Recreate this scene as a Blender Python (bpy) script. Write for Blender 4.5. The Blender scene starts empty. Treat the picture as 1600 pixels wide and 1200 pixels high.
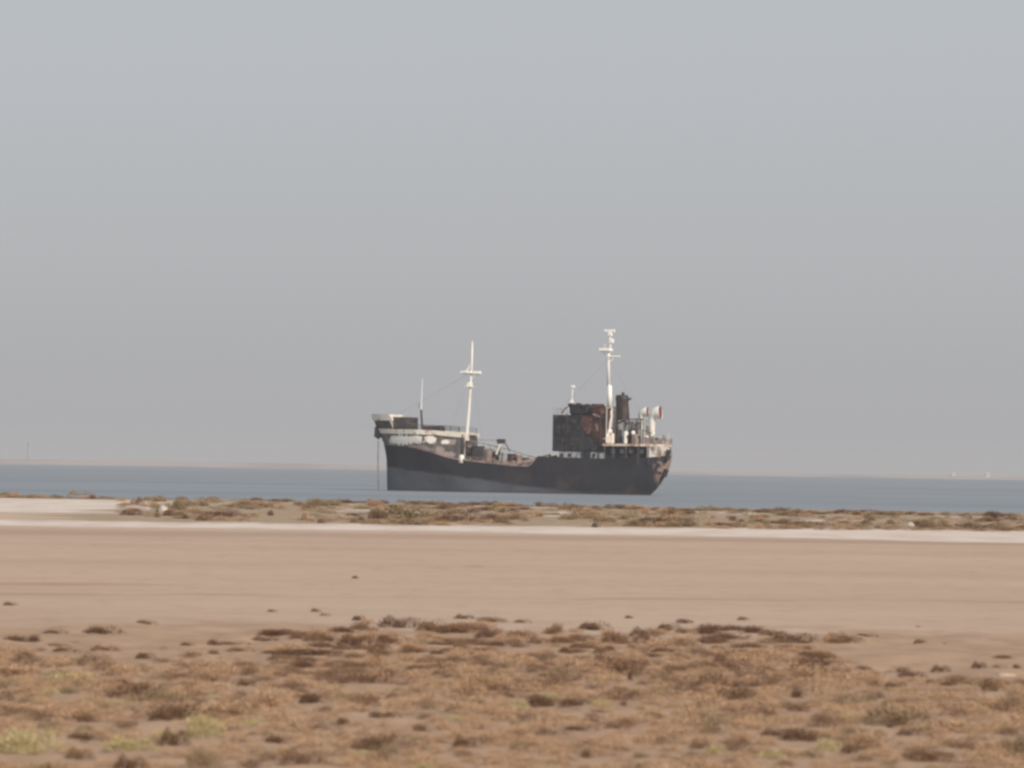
import bpy, bmesh, math, random
import numpy as np
from mathutils import Vector, Matrix, noise

scene = bpy.context.scene
COL = scene.collection
R = math.radians

# ------------------------------------------------------------------ camera
EYE = Vector((0, 0, 4.4))
FPX = 6000.0
ROLL = R(0.90)
PITCH = math.atan(131.0 / FPX)
X_ = Vector((1, 0, 0))
UP_ = Vector((0, -math.sin(PITCH), math.cos(PITCH)))
FW_ = Vector((0, math.cos(PITCH), math.sin(PITCH)))
cr, sr = math.cos(ROLL), math.sin(ROLL)
RIGHT = X_ * cr + UP_ * sr
UP = -X_ * sr + UP_ * cr
cam_d = bpy.data.cameras.new("camera")
cam = bpy.data.objects.new("camera", cam_d)
COL.objects.link(cam)
m = Matrix((RIGHT, UP, -FW_)).transposed().to_4x4()
m.translation = EYE
cam.matrix_world = m
cam_d.sensor_width = 36.0
cam_d.lens = FPX / 1600 * 36
cam_d.clip_start = 0.5
cam_d.clip_end = 30000
scene.camera = cam
cam_d.dof.use_dof = True
cam_d.dof.focus_distance = 690
cam_d.dof.aperture_fstop = 2.1


def ray(px, py):
    return (RIGHT * (px - 800) + UP * (600 - py) + FW_ * FPX).normalized()


def on_ground(px, py, z=0.3):
    d = ray(px, py)
    t = (z - EYE.z) / d.z
    return EYE + d * t


# ------------------------------------------------------------------ helpers
def tag(o, label=None, cat=None, group=None, kind=None):
    if label: o["label"] = label
    if cat: o["category"] = cat
    if group: o["group"] = group
    if kind: o["kind"] = kind
    return o


def mesh_obj(name, verts, faces, mat=None, parent=None, smooth=False):
    me = bpy.data.meshes.new(name)
    me.from_pydata([tuple(v) for v in verts], [], faces)
    me.update()
    if mat: me.materials.append(mat)
    if smooth:
        me.polygons.foreach_set("use_smooth", [True] * len(me.polygons))
    o = bpy.data.objects.new(name, me)
    COL.objects.link(o)
    if parent: o.parent = parent
    return o


class MB:
    """collects simple shapes into one mesh"""
    def __init__(self):
        self.v, self.f = [], []

    def add(self, v, f):
        n = len(self.v)
        self.v += [Vector(a) for a in v]
        self.f += [tuple(i + n for i in q) for q in f]
        return self

    def box(self, x0, x1, y0, y1, z0, z1, bev=0.0):
        b = min(bev, abs(x1 - x0) * .3, abs(y1 - y0) * .3, abs(z1 - z0) * .3)
        bm = bmesh.new()
        bmesh.ops.create_cube(bm, size=1)
        for v in bm.verts:
            v.co = Vector(((x0 + x1) / 2 + v.co.x * (x1 - x0), (y0 + y1) / 2 + v.co.y * (y1 - y0), (z0 + z1) / 2 + v.co.z * (z1 - z0)))
        if b > 0:
            bmesh.ops.bevel(bm, geom=bm.edges[:], offset=b, segments=1, affect='EDGES')
        bm.verts.index_update()
        self.add([v.co.copy() for v in bm.verts], [[v.index for v in f.verts] for f in bm.faces])
        bm.free()
        return self

    def tube(self, pts, rad, n=8, cap=True):
        pts = [Vector(p) for p in pts]
        rads = rad if isinstance(rad, (list, tuple)) else [rad] * len(pts)
        vs, fs = [], []
        for i, p in enumerate(pts):
            d = (pts[min(i + 1, len(pts) - 1)] - pts[max(i - 1, 0)]).normalized()
            a = d.orthogonal().normalized() if i == 0 else (a - d * a.dot(d)).normalized()
            c = d.cross(a)
            for k in range(n):
                t = 2 * math.pi * k / n
                vs.append(p + (a * math.cos(t) + c * math.sin(t)) * rads[i])
        for i in range(len(pts) - 1):
            for k in range(n):
                fs.append((i * n + k, i * n + (k + 1) % n, (i + 1) * n + (k + 1) % n, (i + 1) * n + k))
        if cap:
            fs.append(tuple(range(n))[::-1])
            fs.append(tuple((len(pts) - 1) * n + k for k in range(n)))
        return self.add(vs, fs)

    def prism(self, outline, z0, z1):
        n = len(outline)
        vs = [Vector((x, y, z0)) for x, y in outline] + [Vector((x, y, z1)) for x, y in outline]
        fs = [tuple(range(n))[::-1], tuple(range(n, 2 * n))]
        fs += [(i, (i + 1) % n, n + (i + 1) % n, n + i) for i in range(n)]
        return self.add(vs, fs)

    def build(self, name, mat, parent=None, smooth=False):
        return mesh_obj(name, self.v, self.f, mat, parent, smooth)


# ------------------------------------------------------------------ materials
def new_mat(name):
    mt = bpy.data.materials.new(name)
    mt.use_nodes = True
    nt = mt.node_tree
    nt.nodes.clear()
    out = nt.nodes.new("ShaderNodeOutputMaterial")
    bs = nt.nodes.new("ShaderNodeBsdfPrincipled")
    nt.links.new(bs.outputs[0], out.inputs[0])
    return mt, nt, bs, out


class NT:
    """tiny node-wiring helper"""
    def __init__(self, nt): self.nt = nt

    def n(self, kind, **kw):
        x = self.nt.nodes.new(kind)
        for k, v in kw.items(): setattr(x, k, v)
        return x

    def put(self, sock, v):
        if hasattr(v, "links") or isinstance(v, bpy.types.NodeSocket): self.nt.links.new(v, sock)
        else: sock.default_value = v

    def math(self, op, a, b=0.0, c=None, clamp=False):
        x = self.n("ShaderNodeMath", operation=op, use_clamp=clamp)
        self.put(x.inputs[0], a); self.put(x.inputs[1], b)
        if c is not None: self.put(x.inputs[2], c)
        return x.outputs[0]

    def mix(self, fac, a, b):
        x = self.n("ShaderNodeMix", data_type='RGBA')
        self.put(x.inputs[0], fac)
        for s, v in ((x.inputs[6], a), (x.inputs[7], b)):
            self.put(s, v if not isinstance(v, tuple) or len(v) == 4 else (*v, 1))
        return x.outputs[2]

    def coords(self, which="Object"):
        return self.n("ShaderNodeTexCoord").outputs[which]

    def noise(self, vec, scale, detail=4, rough=.55, sxyz=None):
        if sxyz:
            mp = self.n("ShaderNodeMapping")
            self.put(mp.inputs[0], vec)
            mp.inputs["Scale"].default_value = sxyz
            vec = mp.outputs[0]
        x = self.n("ShaderNodeTexNoise")
        self.put(x.inputs["Vector"], vec)
        x.inputs["Scale"].default_value = scale
        x.inputs["Detail"].default_value = detail
        x.inputs["Roughness"].default_value = rough
        return x.outputs[0]

    def ramp(self, v, lo, hi):
        x = self.n("ShaderNodeMapRange")
        x.interpolation_type = 'SMOOTHSTEP'
        self.put(x.inputs[0], v); x.inputs[1].default_value = lo; x.inputs[2].default_value = hi
        return x.outputs[0]

    def sep(self, v):
        x = self.n("ShaderNodeSeparateXYZ"); self.put(x.inputs[0], v)
        return x.outputs


def painted(name, col, rust=(.10, .05, .03), amount=.35, scale=.8, rough=.6, streak=True, bump=.0):
    mt, nt, bs, out = new_mat(name)
    h = NT(nt)
    co = h.coords()
    a = h.noise(co, scale, 6, .65)
    s = h.noise(co, scale * 1.3, 5, .6, (1.6, 1.6, .35)) if streak else h.noise(co, scale * 3, 4)
    v = h.math('ADD', h.math('MULTIPLY', a, .55), h.math('MULTIPLY', s, .45))
    th = .62 - amount * .35
    f = h.ramp(v, th, th + .09)
    tone = h.noise(co, scale * .6, 3)
    c0 = h.mix(h.math('MULTIPLY', tone, .5), tuple(c for c in col), tuple(c * .72 for c in col))
    r2 = h.mix(h.noise(co, scale * 4, 3), rust, tuple(c * 1.7 for c in rust))
    h.put(bs.inputs["Base Color"], h.mix(f, c0, r2))
    bs.inputs["Roughness"].default_value = rough
    return mt


M = {}
M["white"] = painted("weathered_white_paint", (.86, .83, .77), (.30, .2, .13), .20, .5)
M["mast_white"] = painted("mast_white_paint", (.86, .83, .79), (.60, .48, .44), .24, .5)
M["cream"] = painted("stained_cream_paint", (.80, .73, .64), (.30, .19, .13), .27, .7)
M["burnt"] = painted("burnt_black_paint", (.018, .020, .028), (.045, .030, .028), .16, .4)
def scorched(name, cols, scale):
    mt, nt, bs, out = new_mat(name)
    h = NT(nt)
    co = h.coords()
    c = h.mix(h.ramp(h.noise(co, scale, 5, .6), .42, .60), cols[0], cols[1])
    c = h.mix(h.math('MULTIPLY', h.ramp(h.noise(co, scale * 1.7, 5, .65, (1, 1, .5)), .54, .64), .9), c, cols[2])
    c = h.mix(h.math('MULTIPLY', h.ramp(h.noise(co, scale * 2.3, 4, .6, (1.1, .8, .9)), .60, .68), .8), c, cols[3])
    h.put(bs.inputs["Base Color"], c)
    bs.inputs["Roughness"].default_value = .75
    bs.inputs["Specular IOR Level"].default_value = .2
    return mt


M["burnt_side"] = scorched("scorched_house_paint", [(.012, .014, .022), (.030, .034, .046), (.050, .034, .032), (.075, .078, .092)], .42)
M["burnt_red"] = scorched("scorched_red_plate", [(.030, .018, .020), (.090, .042, .038), (.190, .095, .078), (.28, .185, .155)], .5)
M["rusty"] = painted("rusted_plate", (.125, .058, .050), (.024, .020, .022), .62, .55)
M["funnel"] = painted("sooty_funnel_paint", (.024, .018, .020), (.05, .027, .025), .3, .7)
M["dark"] = painted("dark_deck_gear", (.040, .042, .048), (.085, .058, .048), .3, 1.2)
M["greyish"] = painted("grey_paint", (.32, .33, .34), (.14, .08, .06), .4, .9)
M["deck"] = painted("rusted_deck", (.13, .085, .065), (.07, .045, .035), .5, .6)
M["pipe"] = painted("rusty_pink_pipe", (.34, .26, .235), (.13, .085, .07), .45, 1.0)
M["red"] = painted("red_lead_inside", (.17, .032, .024), (.10, .03, .02), .3, 1.5)
M["poopwall"] = painted("shaded_white_wall", (.34, .37, .40), (.10, .08, .07), .33, .8)  # white lower-house wall, its shade put into the bluish grey
M["edge"] = painted("stained_tan_edge", (.62, .51, .43), (.2, .13, .1), .42, .9)
M["glass"] = painted("dirty_window_glass", (.03, .035, .04), (.05, .045, .04), .3, 1.5, .25)
M["chain"] = painted("rusty_chain", (.30, .24, .22), (.1, .06, .05), .4, 2)


# ------------------------------------------------------------------ light, sky, haze
SUN_EL, SUN_AZ = R(31), R(54)          # azimuth: from +X (right) towards the viewer (-Y)
sdir = Vector((math.cos(SUN_AZ) * math.cos(SUN_EL), -math.sin(SUN_AZ) * math.cos(SUN_EL), math.sin(SUN_EL)))
sl = bpy.data.lights.new("sun", 'SUN')
sl.energy = 3.9
sl.angle = R(0.6)
sl.color = (1.0, .90, .77)
so = bpy.data.objects.new("sun", sl)
COL.objects.link(so)
so.rotation_euler = sdir.to_track_quat('Z', 'Y').to_euler()

w = bpy.data.worlds.new("World")
scene.world = w
w.use_nodes = True
nt = w.node_tree
nt.nodes.clear()
h = NT(nt)
wout = h.n("ShaderNodeOutputWorld")
bg = h.n("ShaderNodeBackground")
sky = h.n("ShaderNodeTexSky")
sky.sky_type = 'NISHITA'
sky.sun_disc = False
sky.sun_elevation = SUN_EL
# Nishita rotation is measured from +Y clockwise (towards +X)
sky.sun_rotation = math.atan2(sdir.x, sdir.y)
sky.air_density = 1.0
sky.dust_density = 4.0
sky.ozone_density = 1.0
# a dusty veil: greyer and a little dimmer low down, bluish higher up (a function of the sky's own elevation)
zz = h.sep(h.coords("Generated"))[2]
veil = h.mix(h.ramp(zz, -0.02, .15), (4.60, 4.63, 4.82), (5.28, 5.50, 5.80))
bg_col = h.mix(.86, sky.outputs[0], veil)
nt.links.new(bg_col, bg.inputs[0])
bg.inputs[1].default_value = 0.10
nt.links.new(bg.outputs[0], wout.inputs[0])

scene.view_settings.view_transform = 'Standard'
scene.view_settings.look = 'None'
scene.view_settings.exposure = 0.0
scene.view_settings.gamma = 1.0
scene.render.filter_size = 2.7
try:
    scene.cycles.filter_width = 2.7
    scene.cycles.max_bounces = 6
    scene.cycles.volume_bounces = 1
except Exception:
    pass

hm = bpy.data.materials.new("dust_haze")
hm.use_nodes = True
hm.node_tree.nodes.clear()
ho = hm.node_tree.nodes.new("ShaderNodeOutputMaterial")
hv = hm.node_tree.nodes.new("ShaderNodeVolumePrincipled")
hv.inputs["Color"].default_value = (.605, .615, .645, 1)
hv.inputs["Density"].default_value = 1.3e-4
hv.inputs["Anisotropy"].default_value = 0.0
hm.node_tree.links.new(hv.outputs[0], ho.inputs["Volume"])
haze = MB().box(-6500, 6500, -150, 9600, -3.2, 46).build("haze", hm)
tag(haze, "thin pale dust haze hanging over the flat and the sea", "haze", kind="stuff")


# ------------------------------------------------------------------ ground
def smooth(a, b, x):
    t = min(1, max(0, (x - a) / (b - a)))
    return t * t * (3 - 2 * t)


def gz(x, y):
    z = 0.30 + 0.03 * noise.noise(Vector((x * .02, y * .02, 3.1)))
    sc = 1 - smooth(96, 108, y + 5 * noise.noise(Vector((x * .12, y * .05, 0))))
    if sc > 0:
        z += sc * (0.085 * noise.noise(Vector((x * .75, y * .42, 7.7))) + .04 * noise.noise(Vector((x * 1.9, y * 1.3, 1.2))))
    z += .010 * noise.noise(Vector((x * .5, y * .12, 4.4)))
    sh = smooth(265, 330, y)
    z += sh * .10 * noise.noise(Vector((x * .06, y * .03, 9.0)))
    edge = 444 + 6 * noise.noise(Vector((x * .03, 0, 5.0))) + 3 * noise.noise(Vector((x * .15, 0, 2.0)))
    z -= 0.55 * smooth(edge - 22, edge + 14, y) + 1.4 * smooth(edge + 10, 620, y)
    return z


xs = list(np.arange(-19, 19.01, .16))
s, xx = .16, 19.0
outer = []
while xx < 3200:
    s *= 1.10
    xx += s
    outer.append(xx)
xs = [-a for a in outer[::-1]] + xs + outer
ys = [-140, -60, 0, 25, 40] + list(np.arange(46, 112, .26)) + list(np.arange(112, 300, 1.2)) + list(np.arange(300, 480, 1.6)) + [490, 520, 560, 620]
verts = [(x, y, gz(x, y)) for y in ys for x in xs]
nx = len(xs)
faces = [(j * nx + i, j * nx + i + 1, (j + 1) * nx + i + 1, (j + 1) * nx + i) for j in range(len(ys) - 1) for i in range(nx - 1)]

gm, nt, bs, out = new_mat("salt_flat_sand")
h = NT(nt)
co = h.coords()
X, Y, Z = h.sep(co)
big = h.noise(co, .05, 4, .6, (.45, .3, 1))
fine = h.noise(co, 1.0, 6, .65, (.9, .5, 1))
streak = h.noise(co, 1.0, 5, .6, (.012, .10, 1))
sand = h.mix(h.ramp(streak, .33, .72), (.450, .334, .262), (.408, .298, .230))
sand = h.mix(h.math('MULTIPLY', h.ramp(big, .40, .66), .6), sand, (.47, .36, .285))
sand = h.mix(h.math('MULTIPLY', h.ramp(fine, .48, .72), .35), sand, (.31, .21, .145))
# scrub belt soil is a little redder and darker
nb = h.math('MULTIPLY', h.math('SUBTRACT', h.noise(co, .16, 4), .5), 30)
belt = h.math('SUBTRACT', 1.0, h.ramp(h.math('ADD', Y, nb), 92, 104))
soil = h.mix(h.ramp(fine, .35, .65), (.375, .250, .168), (.285, .188, .125))
sand = h.mix(h.math('MULTIPLY', belt, .8), sand, soil)
# wheel tracks across the flat
wob = h.math('ADD', Y, h.math('MULTIPLY', h.math('SUBTRACT', h.noise(co, .05, 3), .5), 14))
wob = h.math('ADD', wob, h.math('MULTIPLY', X, -.24))


def band(v, c, wd, soft):
    d = h.math('ABSOLUTE', h.math('SUBTRACT', v, c))
    return h.math('SUBTRACT', 1.0, h.ramp(d, wd, wd + soft))


brk = h.ramp(h.noise(co, .12, 3), .32, .6)
t1 = h.math('MULTIPLY', band(wob, 121.0, .5, .9), h.math('MULTIPLY', brk, .55))
t2 = h.math('MULTIPLY', band(wob, 131.5, 1.0, 1.5), h.math('MULTIPLY', h.ramp(X, -9, -15), .6))
t3 = h.math('MULTIPLY', band(wob, 192.0, 2.5, 7.0), h.math('MULTIPLY', brk, .22))
t4 = h.math('MULTIPLY', band(wob, 226.0, 3.0, 8.0), .42)
for t, c in ((t1, (.27, .165, .11)), (t2, (.33, .20, .11)), (t3, (.33, .22, .15)), (t4, (.28, .19, .14))):
    sand = h.mix(t, sand, c)
spk = h.ramp(h.noise(co, .9, 3, .7, (.5, .22, 1)), .66, .74)
sand = h.mix(h.math('MULTIPLY', spk, .45), sand, (.27, .185, .13))
# pale salt crust between the flat and the shore scrub
wv = h.math('ADD', Y, h.math('MULTIPLY', h.math('SUBTRACT', h.noise(co, .04, 5, .6, (1, .25, 1)), .5), 26))
xr_ = h.ramp(X, -8, 36)
low = h.math('SUBTRACT', 244.0, h.math('MULTIPLY', xr_, 7.0))
rag = h.math('MULTIPLY', h.math('SUBTRACT', h.noise(co, .16, 5, .7, (1, .5, 1)), .5), 40)
hi = h.math('ADD', h.math('ADD', 264.0, rag), h.math('MULTIPLY', xr_, 20.0))
crust = h.math('MULTIPLY', h.ramp(h.math('SUBTRACT', wv, low), -4, 3), h.math('SUBTRACT', 1.0, h.ramp(h.math('SUBTRACT', wv, hi), -4, 5)))
shelf = h.math('MULTIPLY', h.ramp(wv, 297, 310), h.math('SUBTRACT', 1.0, h.ramp(wv, 404, 420)))
left = h.ramp(h.math('ADD', X, h.math('MULTIPLY', h.math('SUBTRACT', h.noise(co, .06, 3), .5), 20)), -30, -37)
patch = h.ramp(h.noise(co, .11, 4, .6, (1, .35, 1)), .56, .66)
lsl = h.math('MULTIPLY', left, h.math('SUBTRACT', 1.0, h.ramp(wv, 296, 304)))
sand_l = (.50, .385, .31)
shelf = h.math('MULTIPLY', shelf, h.math('MAXIMUM', left, h.math('MULTIPLY', patch, .8)))
strip = h.ramp(h.math('SUBTRACT', wv, hi), 0, 10)
sand = h.mix(h.math('MULTIPLY', strip, .8), sand, h.mix(h.ramp(fine, .4, .65), (.34, .26, .175), (.22, .165, .11)))
sand = h.mix(h.math('MULTIPLY', h.math('MULTIPLY', lsl, strip), .8), sand, sand_l)
salt = h.mix(h.ramp(h.noise(co, .5, 4, .6, (.5, .1, 1)), .4, .7), (.62, .545, .50), (.54, .45, .395))
sand = h.mix(h.math('MULTIPLY', h.math('MAXIMUM', crust, shelf), .92), sand, salt)
wet = h.math('SUBTRACT', 1.0, h.ramp(Z, .0, .07))
sand = h.mix(h.math('MULTIPLY', wet, .6), sand, (.20, .17, .14))
h.put(bs.inputs["Base Color"], sand)
bs.inputs["Roughness"].default_value = .95
bs.inputs["Specular IOR Level"].default_value = .1
bp = h.n("ShaderNodeBump")
bp.inputs["Strength"].default_value = .35
bp.inputs["Distance"].default_value = .05
h.put(bp.inputs["Height"], h.noise(co, 3.0, 6, .7))
nt.links.new(bp.outputs[0], bs.inputs["Normal"])
ground = mesh_obj("ground", verts, faces, gm, smooth=True)
tag(ground, "bare pinkish sand flat with salt crust and scrubby foreground", "ground", kind="structure")

# ------------------------------------------------------------------ water and far shore
wm, nt, bs, out = new_mat("calm_sea")
h = NT(nt)
co = h.coords()
ca = h.noise(co, .01, 4, .6, (.25, 1, 1))
h.put(bs.inputs["Base Color"], h.mix(h.ramp(h.math('ADD', h.math('MULTIPLY', ca, .5), h.math('MULTIPLY', h.noise(co, .03, 4, .65, (.3, 1.4, 1)), .5)), .38, .62), (.165, .198, .238), (.225, .248, .275)))
bs.inputs["Roughness"].default_value = .55
bs.inputs["IOR"].default_value = 1.33
bs.inputs["Specular IOR Level"].default_value = .25
bp = h.n("ShaderNodeBump")
bp.inputs["Strength"].default_value = .5
bp.inputs["Distance"].default_value = .15
h.put(bp.inputs["Height"], h.noise(co, .35, 4, .6, (.5, 1, 1)))
nt.links.new(bp.outputs[0], bs.inputs["Normal"])
yr = [418, 520, 700, 1100, 2000, 4300, 9400]
xr = [-6000, -2500, -600, 0, 600, 2500, 6000]
water = mesh_obj("water", [(x, y, 0) for y in yr for x in xr],
                 [(j * 7 + i, j * 7 + i + 1, (j + 1) * 7 + i + 1, (j + 1) * 7 + i) for j in range(6) for i in range(6)], wm)
tag(water, "calm blue-grey sea behind the shore", "sea", kind="structure")

fm, nt, bs, out = new_mat("far_sand")
h = NT(nt)
co = h.coords()
h.put(bs.inputs["Base Color"], h.mix(h.ramp(h.noise(co, .02, 4, .6, (.3, .1, 1)), .4, .65), (.37, .32, .30), (.30, .26, .245)))
bs.inputs["Roughness"].default_value = 1.0
fx = [-5500 + 55 * i for i in range(201)]
fy = [4020, 4050, 4110, 4220, 4500, 5200, 7000, 9400]
fv = []
for y in fy:
    for x in fx:
        e = y - 4020 - 25 * noise.noise(Vector((x * .004, 1, 0)))
        hgt = 5.0 + 1.6 * noise.noise(Vector((x * .003, y * .002, 8))) + .9 * noise.noise(Vector((x * .012, y * .004, 2)))
        hgt -= 2.6 * smooth(-250, 250, x)
        fv.append((x, y, -.4 + max(.0, hgt) * smooth(-5, 95, e) + .3))
n = len(fx)
far = mesh_obj("far_shore", fv, [(j * n + i, j * n + i + 1, (j + 1) * n + i + 1, (j + 1) * n + i) for j in range(len(fy) - 1) for i in range(n - 1)], fm, smooth=True)
tag(far, "low pale sandy coast along the far side of the sea", "coast", kind="structure")


def far_point(px, dist):
    d = ray(px, 731)
    k = dist / d.y
    return d.x * k


def far_house(px, dist, wd, ht, label):
    x = far_point(px, dist)
    r = bpy.data.objects.new("white_building", None)
    COL.objects.link(r)
    r.location = (x, dist, 2.4)
    tag(r, label, "building", "white buildings on the far shore")
    MB().box(-wd / 2, wd / 2, -3, 3, 0, ht).build("wall", M["far_white"], r)
    MB().add([(-wd / 2 - .4, -3.4, ht), (wd / 2 + .4, -3.4, ht), (wd / 2 + .4, 3.4, ht), (-wd / 2 - .4, 3.4, ht), (-wd / 2, 0, ht + 1.5), (wd / 2, 0, ht + 1.5)],
             [(0, 1, 5, 4), (2, 3, 4, 5), (1, 2, 5), (3, 0, 4), (3, 2, 1, 0)]).build("roof", M["far_white"], r)


M["far_white"] = painted("whitewash", (.47, .46, .46), (.6, .55, .5), .1, .3)
far_house(1490, 4100, 3.8, 3.2, "fainter tiny white building on the far shore, nearer the ship")
far_house(1543, 4120, 4.6, 3.8, "brighter tiny white building on the far shore, farther from the ship")
x = far_point(43, 4300)
r = bpy.data.objects.new("lattice_mast", None); COL.objects.link(r); r.location = (x, 4300, 3.6)
tag(r, "faint slender lattice mast rising from the far shore", "mast")
mb = MB()
for sx in (-1, 1):
    for sy in (-1, 1):
        mb.tube([(sx * 1.0, sy * 1.0, 0), (sx * .35, sy * .35, 22)], .14, 5)
for k in range(8):
    z0, z1 = k * 2.75, (k + 1) * 2.75
    a0, a1 = 1.0 - .65 * z0 / 22, 1.0 - .65 * z1 / 22
    mb.tube([(-a0, -a0, z0), (a1, -a1, z1)], .09, 4); mb.tube([(a0, -a0, z0), (-a1, -a1, z1)], .09, 4)
    mb.tube([(-a0, a0, z0), (-a1, -a1, z1)], .09, 4); mb.tube([(a0, -a0, z0), (a1, a1, z1)], .09, 4)
mb.build("frame", M["greyish"], r)
MB().tube([(0, 0, 21.9), (0, 0, 25.5)], .16, 6).build("aerial", M["greyish"], r)
MB().box(-.8, .8, -.8, .8, 17.5, 19.5, .1).build("head_platform", M["greyish"], r)

# ------------------------------------------------------------------ the ship
ANG = R(20)
HEAD = Vector((-math.cos(ANG), math.sin(ANG), 0))
PORT = Vector((-math.sin(ANG), -math.cos(ANG), 0))
BH = 4.5                                                   # half beam
org = on_ground(812, 770.3, 0.0) - PORT * BH
ship = bpy.data.objects.new("coastal_tanker", None)
COL.objects.link(ship)
mw = Matrix((HEAD, PORT, Vector((0, 0, 1)))).transposed().to_4x4()
mw.translation = org
ship.matrix_world = mw
tag(ship, "rusty dark-hulled coastal tanker with white masts lying aground off the scrubby shore", "ship")


def P(px, py, t=BH):
    """a point of the photograph measured onto the ship's fore-and-aft plane at t metres to port: (X forward, Z up)"""
    d = ray(px, py)
    k = (t - (EYE - org).dot(PORT)) / d.dot(PORT)
    q = EYE + d * k - org
    return q.dot(HEAD), q.z


def PX(px, t=BH, py=715): return P(px, py, t)[0]
def PZ(px, py, t=BH): return P(px, py, t)[1]


def lerp_tab(tab, x):
    tab = sorted(tab)
    if x <= tab[0][0]: return tab[0][1]
    for (a, b), (c, d) in zip(tab, tab[1:]):
        if x <= c: return b + (d - b) * (x - a) / max(1e-6, c - a)
    return tab[-1][1]


stem_tab = [(z, x) for x, z in (P(606, 775, 0), P(605, 766, 0), P(604, 714, 0), P(600, 692, 0), P(592, 674, 0), P(583, 660, 0), P(577, 646, 0))]
aft_pix = ((1012, 784), (1016, 774), (1030, 760), (1043, 740), (1048, 727), (1051, 712), (1051, 690))
aft_tab = []
for a, b in aft_pix:
    xx_, zz_ = P(a, b, 0)
    rr = 3.6 if b < 745 else 1.8
    # the rightmost point of a round stern stands about R/cos - R*cos/... further out than its centre-line end
    aft_tab.append((zz_, xx_ + rr * (1 / math.cos(ANG) - 1)))
def Xstem(z): return lerp_tab(stem_tab, z)
def Xaft(z): return lerp_tab(aft_tab, z)


def half(x, z):
    k = min(1, max(0, z / 9))
    le, p = 17 - 8 * k, .72 - .22 * k
    db = max(0, Xstem(z) - x)
    bow = min(1, db / le) ** p if db < le else 1
    ls = 10 - 5.8 * k
    ds = max(0, x - Xaft(z))
    st = math.sqrt(max(0, 1 - (1 - min(1, ds / ls)) ** 2))
    return BH * bow * st


sheer_pix = [(607, 696, 1.5), (630, 697, 3), (650, 700, 4), (680, 708, 4.4), (702, 715, BH), (720, 718, BH), (760, 722.5, BH), (800, 727, BH), (829, 728, BH), (834, 720, BH), (839, 712.5, BH),
             (870, 714.5, BH), (945, 716.5, BH), (1000, 716, BH), (1045, 711, 2)]
sheer_tab = [P(a, b, t) for a, b, t in sheer_pix]
def sheer(x): return lerp_tab(sheer_tab, x)


def shell(x_of, z_of, ns, nl, name, mat, close_aft=True):
    """both sides of a plated shell; x_of(s, z), z_of(s, f) with s from aft to forward, f from bottom to top"""
    v, f = [], []
    for i in range(ns + 1):
        s = i / ns
        s = .5 - .5 * math.cos(math.pi * s)
        for j in range(nl + 1):
            z = z_of(s, j / nl)
            x = x_of(s, z)
            v.append((x, max(.02, half(x, z)), z))
    n0 = len(v)
    v += [(x, -y, z) for x, y, z in v]
    c = nl + 1
    for i in range(ns):
        for j in range(nl):
            q = (i * c + j, i * c + j + 1, (i + 1) * c + j + 1, (i + 1) * c + j)
            f.append(q)
            f.append(tuple(k + n0 for k in q[::-1]))
    for j in range(nl):
        f.append((j, j + n0, j + 1 + n0, j + 1))
        e = ns * c
        f.append((e + j, e + j + 1, e + j + 1 + n0, e + j + n0))
    return mesh_obj(name, v, f, mat, ship, True)


# hull paint: black topsides, faded grey boot-top that runs out towards the stern, rust
bx0, bz0 = P(608, 730, 3)
bx1, bz1 = P(885, 768, BH)
mt, nt, bs, out = new_mat("hull_plating")
h = NT(nt)
co = h.coords()
X, Y, Z = h.sep(co)
line = h.math('ADD', h.math('MULTIPLY', h.math('SUBTRACT', X, bx1), (bz0 - bz1) / (bx0 - bx1)), bz1)
below = h.ramp(h.math('SUBTRACT', line, h.math('ADD', Z, h.math('MULTIPLY', h.math('SUBTRACT', h.noise(co, .35, 4), .5), 1.2))), -.35, .35)
st = h.noise(co, .7, 6, .65, (1.2, 1.2, .22))
bl = h.noise(co, .22, 5, .6)
top = h.mix(h.ramp(bl, .38, .66), (.017, .020, .031), (.028, .029, .038))
boot = h.mix(h.ramp(bl, .35, .7), (.092, .102, .124), (.062, .070, .088))
top = h.mix(h.math('MULTIPLY', h.math('MULTIPLY', h.ramp(h.noise(co, .5, 5, .65, (.7, .7, .5)), .48, .66), h.ramp(Z, 5.0, 1.0)), .8), top, (.060, .050, .048))
colr = h.mix(below, top, boot)
rus = h.ramp(h.math('ADD', h.math('MULTIPLY', st, .6), h.math('MULTIPLY', h.noise(co, 1.4, 5), .4)), .55, .68)
colr = h.mix(h.math('MULTIPLY', rus, .35), colr, (.060, .045, .042))
# sunlight painted as tan patches, plus rust, on the round of the stern
sx = PX(1016, 3.5, 735)
sternm = h.ramp(X, sx, sx - 1.2)
lit_patch = h.ramp(h.noise(co, .42, 4, .6), .46, .56)
colr = h.mix(h.math('MULTIPLY', h.math('MULTIPLY', sternm, lit_patch), .85), colr, h.mix(h.noise(co, 1.6, 3), (.42, .32, .27), (.20, .12, .09)))
wl = h.math('SUBTRACT', 1.0, h.ramp(Z, .15, .6))
colr = h.mix(h.math('MULTIPLY', wl, .5), colr, (.06, .05, .045))
h.put(bs.inputs["Base Color"], colr)
bs.inputs["Roughness"].default_value = .75
bs.inputs["Specular IOR Level"].default_value = .2
M["hull"] = mt
ZB = -1.6
shell(lambda s, z: Xaft(z) + s * (Xstem(z) - Xaft(z)),
      lambda s, f: ZB + f * (sheer(Xaft(6) + s * (Xstem(7.5) - Xaft(6))) - ZB), 90, 12, "hull", M["hull"])

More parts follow.
